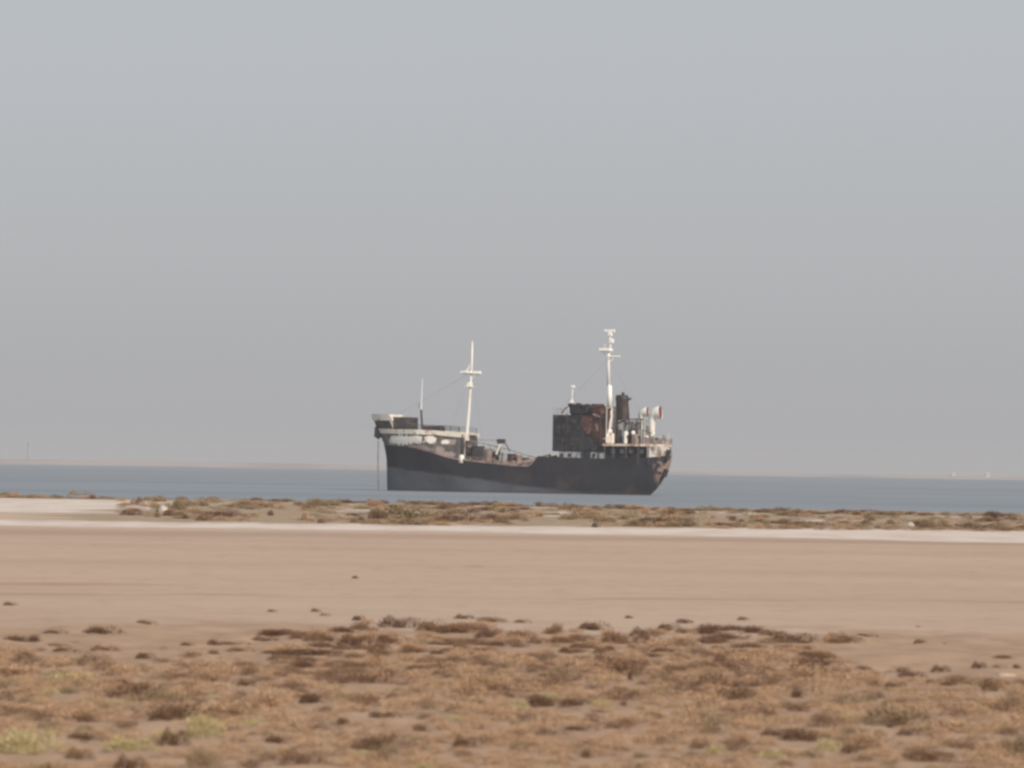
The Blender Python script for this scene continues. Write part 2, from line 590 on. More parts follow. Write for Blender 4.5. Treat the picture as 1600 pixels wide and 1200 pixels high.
# forecastle plating with patches of white paint
fcx = PX(718, BH, 690)
ft_tab = [P(a, b, t) for a, b, t in ((600, 670, 1), (640, 671, 3.5), (680, 672.5, 4.4), (716, 676, BH))]
def fctop(x): return lerp_tab(ft_tab, x)
mt, nt, bs, out = new_mat("forecastle_plating")
h = NT(nt)
co = h.coords()
X, Y, Z = h.sep(co)
nzz = h.math('MULTIPLY', h.math('SUBTRACT', h.math('ADD', h.math('MULTIPLY', h.noise(co, .75, 6, .7), .55), h.math('MULTIPLY', h.noise(co, 1.7, 5, .7, (1.3, 1.3, .6)), .45)), .5), 3.6)
mask = None
for a, b, wx, wz in ((621, 687, 20, 9), (646, 687, 15, 7.5), (674, 687, 10, 7), (696, 690, 8, 4)):
    cx, cz = P(a, b, 4.2)
    ex = h.math('DIVIDE', h.math('SUBTRACT', X, cx), wx / 8.33)
    ez = h.math('DIVIDE', h.math('SUBTRACT', Z, cz), wz / 8.86)
    d = h.math('SQRT', h.math('ADD', h.math('MULTIPLY', ex, ex), h.math('MULTIPLY', ez, ez)))
    q = h.math('SUBTRACT', 1.0, h.ramp(h.math('ADD', d, nzz), .75, 1.1))
    mask = q if mask is None else h.math('MAXIMUM', mask, q)
stn = h.noise(co, .8, 5, .6, (1.4, 1.4, .4))
base = h.mix(h.ramp(stn, .42, .6), (.080, .080, .086), (.17, .130, .112))
m2 = None
for a, b, wx, wz in ((664, 702, 14, 4), (688, 704, 8, 7), (702, 710, 15, 5), (655, 698, 16, 3), (706, 690, 9, 5), (640, 699, 9, 2.5)):
    cx, cz = P(a, b, 4.2)
    ex = h.math('DIVIDE', h.math('SUBTRACT', X, cx), wx / 8.33)
    ez = h.math('DIVIDE', h.math('SUBTRACT', Z, cz), wz / 8.86)
    d = h.math('SQRT', h.math('ADD', h.math('MULTIPLY', ex, ex), h.math('MULTIPLY', ez, ez)))
    q = h.math('SUBTRACT', 1.0, h.ramp(h.math('ADD', d, nzz), .6, 1.1))
    m2 = q if m2 is None else h.math('MAXIMUM', m2, q)
base = h.mix(h.math('MULTIPLY', m2, .8), base, h.mix(stn, (.44, .40, .38), (.36, .25, .21)))
h.put(bs.inputs["Base Color"], h.mix(mask, base, (.86, .82, .74)))
bs.inputs["Roughness"].default_value = .6
M["fcplate"] = mt
shell(lambda s, z: fcx + s * (Xstem(z) - .03 - fcx),
      lambda s, f: sheer(fcx + s * (Xstem(7.5) - fcx)) - .02 + f * (fctop(fcx + s * (Xstem(9.5) - fcx)) - sheer(fcx + s * (Xstem(7.5) - fcx)) - .68), 34, 5, "forecastle_plating", M["fcplate"])


def strip(x0, zlo, zhi, out_, th, name, mat, both=True, xs_end=None, n=30, zref=9.5):
    """a plated strip (bulwark, rubbing band) that follows the hull side, out_ metres proud, th thick, from x0 to the stem"""
    mb = MB()
    for sgn in ((1, -1) if both else (1,)):
        ring = []
        for i in range(n + 1):
            s = i / n
            xe = xs_end if xs_end is not None else Xstem(zref) - .05
            x = x0 + (xe - x0) * s
            a, b = zlo(x), zhi(x)
            ya, yb = half(x, a) + out_, half(x, b) + out_
            ring += [(x, sgn * ya, a), (x, sgn * yb, b), (x, sgn * max(.01, yb - th), b), (x, sgn * max(.01, ya - th), a)]
        f = []
        for i in range(n):
            for k in range(4):
                q = (i * 4 + k, i * 4 + (k + 1) % 4, (i + 1) * 4 + (k + 1) % 4, (i + 1) * 4 + k)
                f.append(q if sgn > 0 else q[::-1])
        f += [(0, 1, 2, 3), (n * 4 + 3, n * 4 + 2, n * 4 + 1, n * 4)]
        mb.add(ring, f)
    return mb.build(name, mat, ship)


strip(fcx - .3, lambda x: fctop(x) - .82, lambda x: fctop(x), .16, .30, "forecastle_bulwark", M["cream"])
# raised bulwark round the bow itself
bwx = PX(613, 3, 655)
tip_z = PZ(580, 647, .5)
def bow_top(x): return fctop(x) + .2 + (tip_z - fctop(x) - .2) * min(1, (x - bwx) / 1.0 + .62)
strip(bwx, lambda x: fctop(x) - .01, lambda x: bow_top(x) - 1.12, .0, .14, "bow_plating", M["dark"], zref=11.2, n=16)
strip(bwx - .2, lambda x: bow_top(x) - 1.15, bow_top, .06, .2, "bow_bulwark", M["cream"], zref=11.9, n=16)


def deck_plate(name, x0, x1, zf, mat, inset=.15, th=.15, n=24):
    xs_ = [x0 + (x1 - x0) * i / n for i in range(n + 1)]
    v = [(x, max(.05, half(x, zf(x)) - inset), zf(x)) for x in xs_] + [(x, -max(.05, half(x, zf(x)) - inset), zf(x)) for x in xs_]
    v += [(a, b, c - th) for a, b, c in v]
    k = n + 1
    f = []
    for i in range(n):
        f.append((i, i + 1, k + i + 1, k + i))
        f.append((2 * k + i, 3 * k + i, 3 * k + i + 1, 2 * k + i + 1))
        f.append((i, 2 * k + i, 2 * k + i + 1, i + 1))
        f.append((k + i, k + i + 1, 3 * k + i + 1, 3 * k + i))
    f += [(0, k, 3 * k, 2 * k), (n, 2 * k + n, 3 * k + n, k + n)]
    return mesh_obj(name, v, f, mat, ship)


deck_plate("forecastle_deck", fcx, Xstem(9) - .4, lambda x: fctop(x) - .35, M["deck"], .2)
deck_plate("main_deck", PX(842), fcx + 1, lambda x: sheer(x) - .55, M["deck"], .12)
poop_x = PX(840)
deck_plate("poop_deck", Xaft(6.2) + .15, poop_x + .2, lambda x: PZ(940, 717) - .75, M["deck"], .12)
# bulkheads at the forecastle break and the poop front
zf = fctop(fcx)
MB().box(fcx - .12, fcx + .02, -4.3, 4.3, sheer(fcx) - .7, zf - .75).build("forecastle_bulkhead", M["dark"], ship)
MB().box(poop_x - .1, poop_x + .05, -4.3, 4.3, sheer(poop_x + 2) - .7, PZ(842, 714)).build("poop_bulkhead", M["dark"], ship)

# anchor housed on the bow, chain hanging to the water
ax, az = P(589, 676, 1.6)
mb = MB()
mb.tube([(ax, 1.0, az + .9), (ax + .15, 1.15, az - .9)], .20, 8)
mb.tube([(ax - .75, 1.1, az - .35), (ax - .1, 1.2, az - 1.0), (ax + .75, 1.0, az - .35)], [.16, .26, .16], 8)
mb.box(ax - .6, ax + .6, .45, 1.5, az - .9, az + 1.1, .2)
mb.build("anchor", M["burnt"], ship)
mb = MB()
cx0, cz0 = P(591, 690, 1.0)
for i in range(34):
    z = cz0 * (1 - i / 33)
    y = 1.0
    xq = cx0 - .9 * (i / 33) ** 2 * .2
    for k in range(2):
        s = .16
        q = [(xq + (s if k else 0) * math.cos(t), y + (0 if k else s) * math.cos(t), z + .2 * math.sin(t) - k * .11) for t in [i_ * math.pi / 4 for i_ in range(9)]]
        mb.tube(q, .022, 4, False)
mb.build("anchor_chain", M["chain"], ship)

# windlass and gear on the forecastle
zd = fctop(fcx + 6) - .3
mb = MB()
wx0, wx1 = PX(650, 0, 660), PX(616, 0, 660)
mb.box(wx0 + .6, wx1 - .2, -2.2, 2.2, zd - .3, zd + 1.3, .15)
mb.tube([((wx0 + wx1) / 2 + .5, -2.6, zd + 1.35), ((wx0 + wx1) / 2 + .5, 2.6, zd + 1.35)], .75, 12)
mb.tube([((wx0 + wx1) / 2 - 1.1, -1.8, zd + 1.1), ((wx0 + wx1) / 2 - 1.1, 1.8, zd + 1.1)], .62, 12)
for yy in (-2.2, -.8, .8, 2.2):
    mb.box((wx0 + wx1) / 2 - 1.6, (wx0 + wx1) / 2 + 1.4, yy - .12, yy + .12, zd - .2, PZ(632, 651, 0) - .1, .1)
mb.build("windlass", M["dark"], ship)
for px_, ty in ((668, 2.6), (676, -2.4), (690, 2.8)):
    mb = MB()
    for dx in (-.35, .35):
        mb.tube([(PX(px_, ty) + dx, ty, fctop(PX(px_)) - .6), (PX(px_, ty) + dx, ty, PZ(px_, 667, ty))], .22, 8)
    mb.box(PX(px_, ty) - .7, PX(px_, ty) + .7, ty - .25, ty + .25, fctop(PX(px_)) - .5, fctop(PX(px_)) - .1, .05)
    mb.build("bollard", M["rusty"], ship)
MB().box(PX(690, 0), PX(664, 0), -1.2, 1.2, fctop(PX(680)) - .5, PZ(680, 665.5, 0), .1).build("companion_hatch", M["rusty"], ship)


def rail(pts, hgt, name, mat, wires=2, rad=.05, post=True):
    mb = MB()
    for p in pts:
        mb.tube([p, (p[0], p[1], p[2] + hgt)], rad, 5)
    for k in range(wires):
        zz_ = hgt * (k + 1) / wires
        mb.tube([(p[0], p[1], p[2] + zz_ - .02) for p in pts], rad * .8, 5)
    return mb.build(name, mat, ship)


pts = []
for i in range(9):
    xq = fcx + .1 + (bwx - fcx) * i / 8
    pts.append((xq, half(xq, fctop(xq)) - .15, fctop(xq) - .02))
rail(pts, .95, "railing", M["dark"], 3, .045)
rail([(a, -b, c) for a, b, c in pts], .95, "railing", M["dark"], 3, .045)

# jack staff
jx, jz = P(660, 666, 0)
jx2, jz2 = P(658, 640, 0)
MB().tube([(jx, 0, jz - .6), (jx2, 0, jz2)], .20, 8).build("jackstaff", M["dark"], ship)
jx3, jz3 = P(660, 592, 0)
MB().tube([(jx2, 0, jz2 - .1), (jx3, 0, jz3)], [.10, .06], 6).build("jackstaff_pole", M["mast_white"], ship)
mb = MB()
lx, lz = P(656, 634, 0)
mb.tube([(lx, 0, lz - .5), (lx, 0, lz + .5)], .22, 8)
mb.build("lantern", M["greyish"], ship)

# foremast
def mast_pts(lst, t=0): return [(P(a, b, t)[0], t, P(a, b, t)[1]) for a, b in lst]
fm_pts = mast_pts(((727.5, 722), (729, 680), (732.5, 640), (735, 604), (736.5, 580)))
MB().tube(fm_pts, [.36, .34, .28, .24, .20], 10).build("foremast", M["mast_white"], ship, True)
fmast_top = mast_pts(((736.3, 585), (737.3, 560), (738.2, 533)))
MB().tube(fmast_top, [.23, .21, .09], 8).build("topmast", M["mast_white"], ship, True)
cx, cz = P(735.5, 582, 0)
mb = MB()
mb.box(cx - .55, cx + .55, -3.3, 3.3, cz - .22, cz + .18, .06)
mb.box(cx - 1.9, cx + 1.9, -.5, .5, cz - .30, cz + .22, .1)
mb.tube([(cx - 1.8, 0, cz - .2), (cx, 0, cz - 1.2)], .08, 5)
mb.tube([(cx + .9, 0, cz + .1), (cx, 0, cz + 1.6)], .12, 5)
mb.build("crosstree", M["white"], ship)
cx, cz = P(733.3, 602, 0)
mb = MB()
mb.box(cx - .75, cx + .75, -.7, .7, cz - .35, cz - .20, .03)
mb.box(cx - .5, cx + .5, -.45, .45, cz - .2, cz + .5, .1)
mb.build("mast_light", M["white"], ship)
# stays from the foremast
for (a, b, ta), (c, d, tb) in (((736.5, 582, 0), (600, 660, 0)), ((736.5, 582, 0), (702, 676, 4.2)), ((736.5, 582, 0), (760, 718, 4.2))):
    MB().tube([(PX(a, ta, b), ta, PZ(a, b, ta)), (PX(c, tb, d), tb, PZ(c, d, tb))], .022, 4).build("stay", M["greyish"], ship)
# winch house at the mast foot
x0, x1 = PX(738, 1.5), PX(722, 1.5)
mb = MB().box(x0, x1 + .5, -1.6, 1.6, sheer(x0) - .6, PZ(730, 699, 1.5), .08)
mb.build("mast_house", M["dark"], ship)
cx, cz = P(718.5, 717, BH)
MB().tube([(cx - .2, 4.2, cz - .75), (cx - .2, 4.2, cz + .55), (cx - .2, 4.2, cz + .75)], [.5, .5, .3], 10).build("vent_post", M["white"], ship, True)
cx, cz = P(724, 681, 2)
mb = MB()
mb.box(cx - .9, cx + .2, 1.2, 2.6, cz - .9, cz + .5, .12)
mb.build("locker", M["cream"], ship)
MB().tube([(cx - .9, 3.7, sheer(cx) - .4), (cx - .9, 3.7, PZ(720, 684, 3.7))], .16, 8).build("ladder_post", M["greyish"], ship)

# tank deck: catwalk, pipes, tank hatches, hose crane
zd_at = lambda x: sheer(x) - .55
ca0, ca1 = P(724, 686, 0), P(790, 701, 0)
cb = P(836, 715, 0)
mb = MB()
for yy in (-.55, .55):
    mb.tube([(ca0[0], yy, ca0[1]), (ca1[0], yy, ca1[1]), (cb[0], yy, cb[1])], .045, 5)
    mb.tube([(ca0[0], yy, ca0[1] - 1.0), (ca1[0], yy, ca1[1] - 1.0), (cb[0], yy, cb[1] - 1.0)], .07, 5)
    for i in range(12):
        t = i / 11
        xq = ca0[0] + (cb[0] - ca0[0]) * t
        zq = lerp_tab([ca0, ca1, cb], xq)
        mb.tube([(xq, yy, zd_at(xq)), (xq, yy, zq)], .04, 5)
mb.tube([(ca0[0], 0, ca0[1] - 1.05), (ca1[0], 0, ca1[1] - 1.05), (cb[0], 0, cb[1] - 1.05)], .30, 4)
mb.build("catwalk", M["greyish"], ship)
for yy, zo, rr in ((2.4, .55, .22), (1.7, .75, .28), (-1.6, .65, .25), (3.2, .35, .16)):
    x0, x1 = PX(852), PX(742)
    MB().tube([(x0, yy, zd_at(x0) + zo), ((x0 + x1) / 2, yy, zd_at((x0 + x1) / 2) + zo), (x1, yy, zd_at(x1) + zo)], rr, 8).build("deck_pipe", M["pipe"], ship, True)
for px_, top_y, yy, rad, mat in ((747, 697, 1.0, 1.15, "dark"), (763, 703, 1.5, .7, "pipe"), (772, 706, -.8, .6, "dark"), (788, 708, 1.6, .6, "greyish"), (800, 709, 1.0, .8, "rusty"),
                                 (811, 711, 1.9, .55, "pipe"), (822, 715, 1.2, .6, "dark")):
    xq = PX(px_, yy)
    z1 = PZ(px_, top_y, yy)
    mb = MB().tube([(xq, yy, zd_at(xq) - .1), (xq, yy, z1 - .35), (xq, yy, z1 - .1), (xq, yy, z1)], [rad, rad, rad * 1.12, rad * .8], 12)
    mb.tube([(xq - rad * .9, yy + rad * .6, z1 - .2), (xq + rad * .9, yy + rad * .6, z1 - .05)], .07, 5)
    mb.build("tank_hatch", M[mat], ship)
x0, x1 = PX(757, 2), PX(738, 2)
MB().box(x0, x1, -2.6, 2.4, zd_at(x0) - .1, PZ(748, 701, 2), .15).build("pump_room", M["dark"], ship)
cr_ = random.Random(4)
for i in range(24):
    xq = PX(cr_.uniform(735, 836), 2)
    yq = cr_.uniform(-3.4, 3.8)
    hq = cr_.uniform(.5, 1.7) * (1.2 if xq > PX(775) else .8)
    z0 = zd_at(xq) - .05
    bx_ = cr_.uniform(-.9, .9)
    MB().tube([(xq, yq, z0), (xq, yq, z0 + hq), (xq + bx_, yq, z0 + hq + .1), (xq + bx_, yq, z0 + cr_.uniform(0, .5))], cr_.uniform(.06, .17), 6).build("valve_pipe", M["pipe"], ship)
for i in range(14):
    xq = PX(cr_.uniform(733, 832), 2)
    yq = cr_.uniform(-3, 3.9)
    z0 = zd_at(xq) - .05
    a_, b_, c_ = cr_.uniform(.2, .6), cr_.uniform(.2, .6), cr_.uniform(.5, 1.5)
    MB().box(xq - a_, xq + a_, yq - b_, yq + b_, z0, z0 + c_, .08).build("deck_box", M["dark" if i % 3 else "pipe"], ship)
strip(PX(838), lambda x: sheer(x) - .14, lambda x: sheer(x) + .12, .05, .2, "sheer_rail", M["pipe"], xs_end=PX(650, 4))
# hose crane
cx, cz = P(782, 689, .8)
mb = MB()
mb.tube([(PX(777, .8, 718), .8, zd_at(PX(777)) - .1), (cx, .8, cz - .3)], [.20, .16], 8)
mb.box(cx - .9, cx + .6, .45, 1.15, cz - .45, cz + .35, .1)
mb.build("hose_crane", M["dark"], ship)
MB().tube([(cx + .6, .8, cz + .1), (PX(748, .8, 686), .8, PZ(748, 687, .8))], .07, 6).build("crane_jib", M["greyish"], ship)
MB().tube([(cx - .2, .8, cz - .2), (PX(775, 1.2, 710), 1.2, PZ(775, 710, 1.2))], .17, 6).build("crane_brace", M["cream"], ship)
MB().tube([(cx - .7, .8, cz - .1), (PX(797, 1.2, 704), 1.2, PZ(797, 705, 1.2))], .10, 6).build("crane_hose", M["dark"], ship)
# main deck rail stanchions
pts = []
for i in range(14):
    xq = PX(832) + (fcx - PX(832) - .3) * i / 13
    pts.append((xq, 4.35, sheer(xq) - .05))
rail(pts, .75, "railing", M["pipe"], 2, .04)
rail([(a, -b, c) for a, b, c in pts], .75, "railing", M["pipe"], 2, .04)

# ---- poop: lower house, bridge house, wheelhouse
HY = 3.4
zpo = PZ(900, 717) - .75
hx1 = PX(863, HY, 690)
hx0 = PX(947, HY, 690)
zh0, zh1 = PZ(900, 705.5, HY), PZ(872, 648, HY)
MB().box(hx0 + .2, hx1 - 1.2, -HY + .15, HY - .15, zpo - .05, zh0, .05).build("lower_house", M["poopwall"], ship)
bridge = MB().box(hx0 + .05, hx1, -HY, HY, zh0, zh1, .08).build("bridge_house", M["burnt_side"], ship)
# aft bulkhead of the house: still white
MB().box(hx0 - .08, hx0 + .05, -HY + .03, HY - .03, PZ(955, 692, 0), PZ(955, 637, 0)).build("aft_bulkhead", M["white"], ship)
# upper tier, rust coloured towards the stern, with rounded front
ux1, ux0 = PX(889, 2.9, 640), PX(944, 2.9, 640)
zu = PZ(905, 632, 2.9)
MB().box(ux0 + 2.6, ux1, -2.9, 2.9, zh1 - .02, zu, .35).build("wheelhouse", M["burnt_side"], ship)
MB().box(hx0 + .06, ux0 + 2.7, -3.1, 3.1, zh1 - .02, PZ(935, 635, 2.9), .25).build("upper_cabin", M["burnt_red"], ship)
# heat-scaled side plates
for q, zz0 in (((944, 690, 930, 690, 905, 664, 912, 649, 946, 649), 0), ):
    pp = [P(q[i], q[i + 1], HY) for i in range(0, len(q), 2)]
    n_ = len(pp)
    MB().add([(a, HY + .004, b) for a, b in pp] + [(a, HY + .06, b) for a, b in pp],
             [tuple(range(n_)), tuple(range(n_, 2 * n_))[::-1]] + [(i, n_ + i, n_ + (i + 1) % n_, (i + 1) % n_) for i in range(n_)]).build("side_plate", M["burnt_red"], ship)
# ladder, pipes and brackets on the house side
mb = MB()
for dx in (-.22, .22):
    mb.tube([(PX(907, HY + .25) + dx, HY + .25, zh0 - .2), (PX(907, HY + .25) + dx, HY + .25, zh1 + .6)], .05, 5)
for i in range(14):
    z = zh0 + (zh1 - zh0) * i / 13
    mb.tube([(PX(907, HY + .25) - .22, HY + .25, z), (PX(907, HY + .25) + .22, HY + .25, z)], .035, 4)
mb.build("ladder", M["dark"], ship)
for a, b in ((884, 0), (937, 1)):
    MB().tube([(PX(a, HY + .12), HY + .12, zh0), (PX(a, HY + .12), HY + .12, zh1 - .6), (PX(a, HY + .12), HY - .4, zh1 + .4)], .09, 6).build("drain_pipe", M["rusty" if b else "burnt"], ship)
for k, (a, b) in enumerate(((872, 668), (888, 668), (904, 668), (880, 688), (896, 688), (922, 690))):
    cx, cz = P(a, b, HY)
    f = MB().box(cx - .42, cx + .42, HY - .02, HY + .07, cz - .48, cz + .48, .03).build("window", M["burnt"], ship)
    MB().box(cx - .30, cx + .30, HY + .03, HY + .09, cz - .36, cz + .36).build("pane", M["glass"], f)
for a, b in ((878, 711), (890, 711), (915, 711), (928, 711)):
    cx, cz = P(a, b, HY - .15)
    MB().box(cx - .3, cx + .3, HY - .2, HY - .09, cz - .3, cz + .3).build("porthole", M["glass"], ship)
cx, cz = P(917, 711, HY - .15)
MB().box(cx - .7, cx + .7, HY - .3, HY + .02, zpo, zh0 - .02).build("door", M["burnt"], ship)
for a in (908, 935):
    MB().tube([(PX(a, HY + .7), HY + .7, zpo), (PX(a, HY + .7), HY + .7, zh0 + .1)], .13, 6).build("stanchion", M["burnt"], ship)
# rail on the house top in front of the wheelhouse
z_ = zh1
rail([(hx1 - .15 - i * (hx1 - ux1 - .3) / 4, HY - .1, z_) for i in range(5)], 1.1, "railing", M["greyish"], 1, .03)
rail([(hx1 - .15, HY - .1 - i * (2 * HY - .2) / 5, z_) for i in range(6)], 1.1, "railing", M["greyish"], 1, .03)
# small aerial on the wheelhouse
a0, a1 = P(893, 634, 0), P(895, 602, 0)
mb = MB().tube([(a0[0], 0, a0[1] - .4), (a1[0], 0, a1[1])], [.14, .10], 6)
mb.box(a1[0] - .35, a1[0] + .25, -.25, .25, a1[1] - .5, a1[1], .05)
mb.box(a0[0] - .3, a0[0] + .3, -.3, .3, a0[1] - .5, a0[1] + .9, .06)
mb.build("signal_lamp_post", M["mast_white"], ship)
MB().box(PX(936, 1, 633), PX(925, 1, 633), -.8, 1.4, zu - .4, PZ(930, 631, 1), .1).build("roof_locker", M["rusty"], ship)

# burnt and buckled pieces that break the outline of the house
yz = [(3.36, -.1), (3.36, -4.6), (2.5, -3.9), (2.2, -2.6), (1.5, -1.6), (1.7, -.7), (.9, -.1)]
zt_ = PZ(955, 637, 0)
n_ = len(yz)
MB().add([(hx0 - .085, a, zt_ + b) for a, b in yz] + [(hx0 - .14, a, zt_ + b) for a, b in yz],
         [tuple(range(n_)), tuple(range(n_, 2 * n_))[::-1]] + [(i, n_ + i, n_ + (i + 1) % n_, (i + 1) % n_) for i in range(n_)]).build("scorched_panel", M["burnt_red"], ship)
for a, b, wd, dp_, m_ in ((893, 630, 1.0, 1.4, "burnt_side"), (903, 629.5, .8, 1.0, "burnt_red"), (912, 632, .5, .6, "dark"), (918, 631, .9, 1.2, "burnt_red"), (941, 631, .6, .9, "burnt_red")):
    xq, zq = P(a, b, 1.5)
    MB().box(xq - wd / 2, xq + wd / 2, 1.5 - dp_ / 2, 1.5 + dp_ / 2, zu - .5, zq, .22).build("roof_vent", M[m_], ship)
for a, b, c, d in ((905, 631, 914, 634), (925, 640, 947, 634), (888, 636, 880, 646)):
    xa_, za_ = P(a, b, 2.5)
    xb_, zb_ = P(c, d, 2.5)
    MB().tube([(xa_, 2.95, za_), ((xa_ + xb_) / 2, 3.2, (za_ + zb_) / 2 + .15), (xb_, 3.3, zb_)], .13, 6).build("bent_pipe", M["burnt_red"], ship)
for a, b, c, d in ((914, 652, 922, 659), (926, 646, 938, 652), (930, 662, 936, 674), (918, 668, 923, 680)):
    xa_, za_ = P(a, b, HY)
    xb_, zb_ = P(c, d, HY)
    q = [(xa_, za_), (xb_ + .3, za_ - .2), (xb_, zb_), (xa_ - .25, zb_ + .25)]
    MB().add([(u, HY + .055, v_) for u, v_ in q] + [(u, HY + .10, v_) for u, v_ in q],
             [(0, 1, 2, 3), (7, 6, 5, 4), (0, 4, 5, 1), (1, 5, 6, 2), (2, 6, 7, 3), (3, 7, 4, 0)]).build("loose_plate", M["pipe" if a > 925 else "burnt_red"], ship)
# main mast on the after end of the house
mm = mast_pts(((953, 640), (952.5, 602)))
MB().tube(mm, [.46, .40], 10).build("main_mast", M["mast_white"], ship, True)
mm = mast_pts(((951, 604), (950.5, 560), (951.5, 548)))
MB().tube(mm, [.30, .26, .22], 10).build("mast_upper", M["mast_white"], ship, True)
mm = mast_pts(((953.5, 552), (953.5, 535), (953, 515)))
MB().tube(mm, [.22, .16, .14], 8).build("mast_pole", M["mast_white"], ship, True)
cx, cz = P(947, 546.5, 0)
mb = MB().box(cx - 1.0, cx + 1.1, -1.0, 1.0, cz - .30, cz + .22, .1)
mb.tube([(cx + .7, 0, cz - .2), (cx - .5, 0, cz - 1.5)], .10, 5)
mb.tube([(cx, .9, cz + .2), (cx, .9, cz + .9), (cx, -.9, cz + .9), (cx, -.9, cz + .2)], .05, 5)
mb.build("mast_platform", M["white"], ship)
cx, cz = P(957, 557, 0)
mb = MB().box(cx - 1.4, cx + .9, -.25, .25, cz - .12, cz + .14, .04)
mb.tube([(cx - .5, 0, cz - .1), (cx + .6, 0, cz - 1.0)], .12, 5)
mb.tube([(cx, -2.6, cz), (cx, 2.6, cz)], .09, 6)
mb.build("yard_arm", M["white"], ship)
cx, cz = P(953, 517, 0)
mb = MB().box(cx - .95, cx + 1.05, -.22, .22, cz - .22, cz + .22, .06)
mb.box(cx - .45, cx + .35, -.3, .3, cz - .95, cz - .2, .1)
mb.build("radar_scanner", M["white"], ship)
cx, cz = P(955, 532, 0)
MB().box(cx - .45, cx + .35, -.35, .35, cz - .5, cz + .3, .1).build("mast_light", M["white"], ship)
for c, d, tb in ((868, 648, 3.0), (1030, 692, 2.5)):
    MB().tube([(PX(951, 0, 560), 0, PZ(951, 560, 0)), (PX(c, tb, d), tb, PZ(c, d, tb))], .02, 4).build("stay", M["greyish"], ship)

# ---- boat deck aft
zb = PZ(990, 693.5, BH)
bx = PX(941, BH, 694)
outl = []
xa = Xaft(zb) + .35
for i in range(25):
    x = xa + (bx - xa) * (1 - math.cos(math.pi * .5 * i / 24))
    outl.append((x, half(x, 8) * .985 + .02))
outl = outl[::-1]
ol = outl + [(x, -y) for x, y in outl[::-1]]
MB().prism(ol, zb - .42, zb).build("boat_deck", M["edge"], ship)
# after house below it, set in from the side
MB().box(xa + 2.6, hx0 + .2, -3.0, 3.0, zpo - .05, zb - .42).build("after_house", M["burnt"], ship)
for a in (958, 972, 986, 1003):
    cx, cz = P(a, 705, 3.0)
    f = MB().box(cx - .5, cx + .5, 2.98, 3.06, cz - .5, cz + .5).build("window", M["dark"], ship)
    MB().box(cx - .36, cx + .36, 3.04, 3.1, cz - .36, cz + .36).build("pane", M["poopwall"], f)
for a in (945, 958, 978, 997, 1012):
    xq = PX(a, 4.2)
    yq = half(xq, 8) - .2
    MB().tube([(xq, yq, zpo), (xq, yq, zb - .4)], .14, 6).build("stanchion", M["dark"], ship)
    MB().tube([(xq, -yq, zpo), (xq, -yq, zb - .4)], .14, 6).build("stanchion", M["dark"], ship)
# stern bulwark: pale plates round the stern between hull and boat deck
n = 22
xb = PX(1012, 3.9, 705)
ring = []
for sgn in (1, -1):
    seq = []
    for i in range(n + 1):
        t = i / n
        x = Xaft(7) + .02 + (xb - Xaft(7)) * (1 - math.cos(math.pi * .5 * t))
        seq.append((x, sgn * half(x, 7.2)))
    ring += seq[::-1] if sgn > 0 else seq[1:]
v, f = [], []
for (x, y) in ring:
    z0 = sheer(max(x, Xaft(6.5) + .3)) - .05
    v += [(x, y, z0), (x, y, zb - .43), (x + .12, y * .97, zb - .43), (x + .12, y * .97, z0)]
for i in range(len(ring) - 1):
    for k in range(4):
        f.append((i * 4 + k, (i + 1) * 4 + k, (i + 1) * 4 + (k + 1) % 4, i * 4 + (k + 1) % 4))
mesh_obj("stern_bulwark", v, f, painted("stern_paint", (.50, .47, .44), (.11, .075, .06), .42, .55), ship)
cx, cz = P(1038, 711, 1.5)
ya = half(cx + .3, 7)
MB().tube([(cx - .9, 1.6, cz + .9), (cx - .5, 1.6, cz - .9)], .42, 8).build("stern_fairlead", M["burnt"], ship)
cx, cz = P(1036, 739, 1.2)
MB().tube([(cx - .7, 1.2, cz + .6), (cx - .2, 1.2, cz - .6)], .42, 8).build("stern_anchor", M["burnt"], ship)

# funnel and what stands round it
f0, f1 = P(974, 660, 0), P(972, 617, 0)
zt = f1[1]
mb = MB()
prof = [(zb - .1, 1.35, 1.25), (f0[1], 1.3, 1.2), (zt - 1.2, 1.12, 1.0), (zt - .9, 1.2, 1.08), (zt - .2, 1.15, 1.05), (zt, .9, .85)]
N = 16
vs, fs = [], []
for z, rx, ry in prof:
    cxq = f0[0] + (f1[0] - f0[0]) * (z - zb) / (zt - zb)
    for k in range(N):
        t = 2 * math.pi * k / N
        vs.append((cxq + rx * math.cos(t), ry * math.sin(t), z))
for i in range(len(prof) - 1):
    for k in range(N):
        fs.append((i * N + k, i * N + (k + 1) % N, (i + 1) * N + (k + 1) % N, (i + 1) * N + k))
fs.append(tuple((len(prof) - 1) * N + k for k in range(N)))
mb.add(vs, fs)
fun = mb.build("funnel", M["funnel"], ship, True)
mb = MB()
mb.tube([(f1[0] - .2, .2, zt - .3), (f1[0] - .25, .2, zt + .45)], .28, 8)
mb.tube([(f1[0] - .8, 0, zt - 1.0), (f1[0] - 1.7, 0, zt - .6)], .18, 6)
mb.build("exhaust_pipe", M["funnel"], fun)
cas0, cas1 = PX(992, 1.2, 680), PX(966, 1.2, 680)
MB().box(cas0, cas1, -1.9, 1.7, zb - .02, PZ(975, 657, 1.2), .12).build("engine_casing", M["greyish"], ship)
for a, m_ in ((969, "dark"), (985, "burnt")):
    cx, cz = P(a, 680, 1.75)
    MB().box(cx - .32, cx + .32, 1.7, 1.78, zb + .1, zb + 2.5).build("door", M[m_], ship)
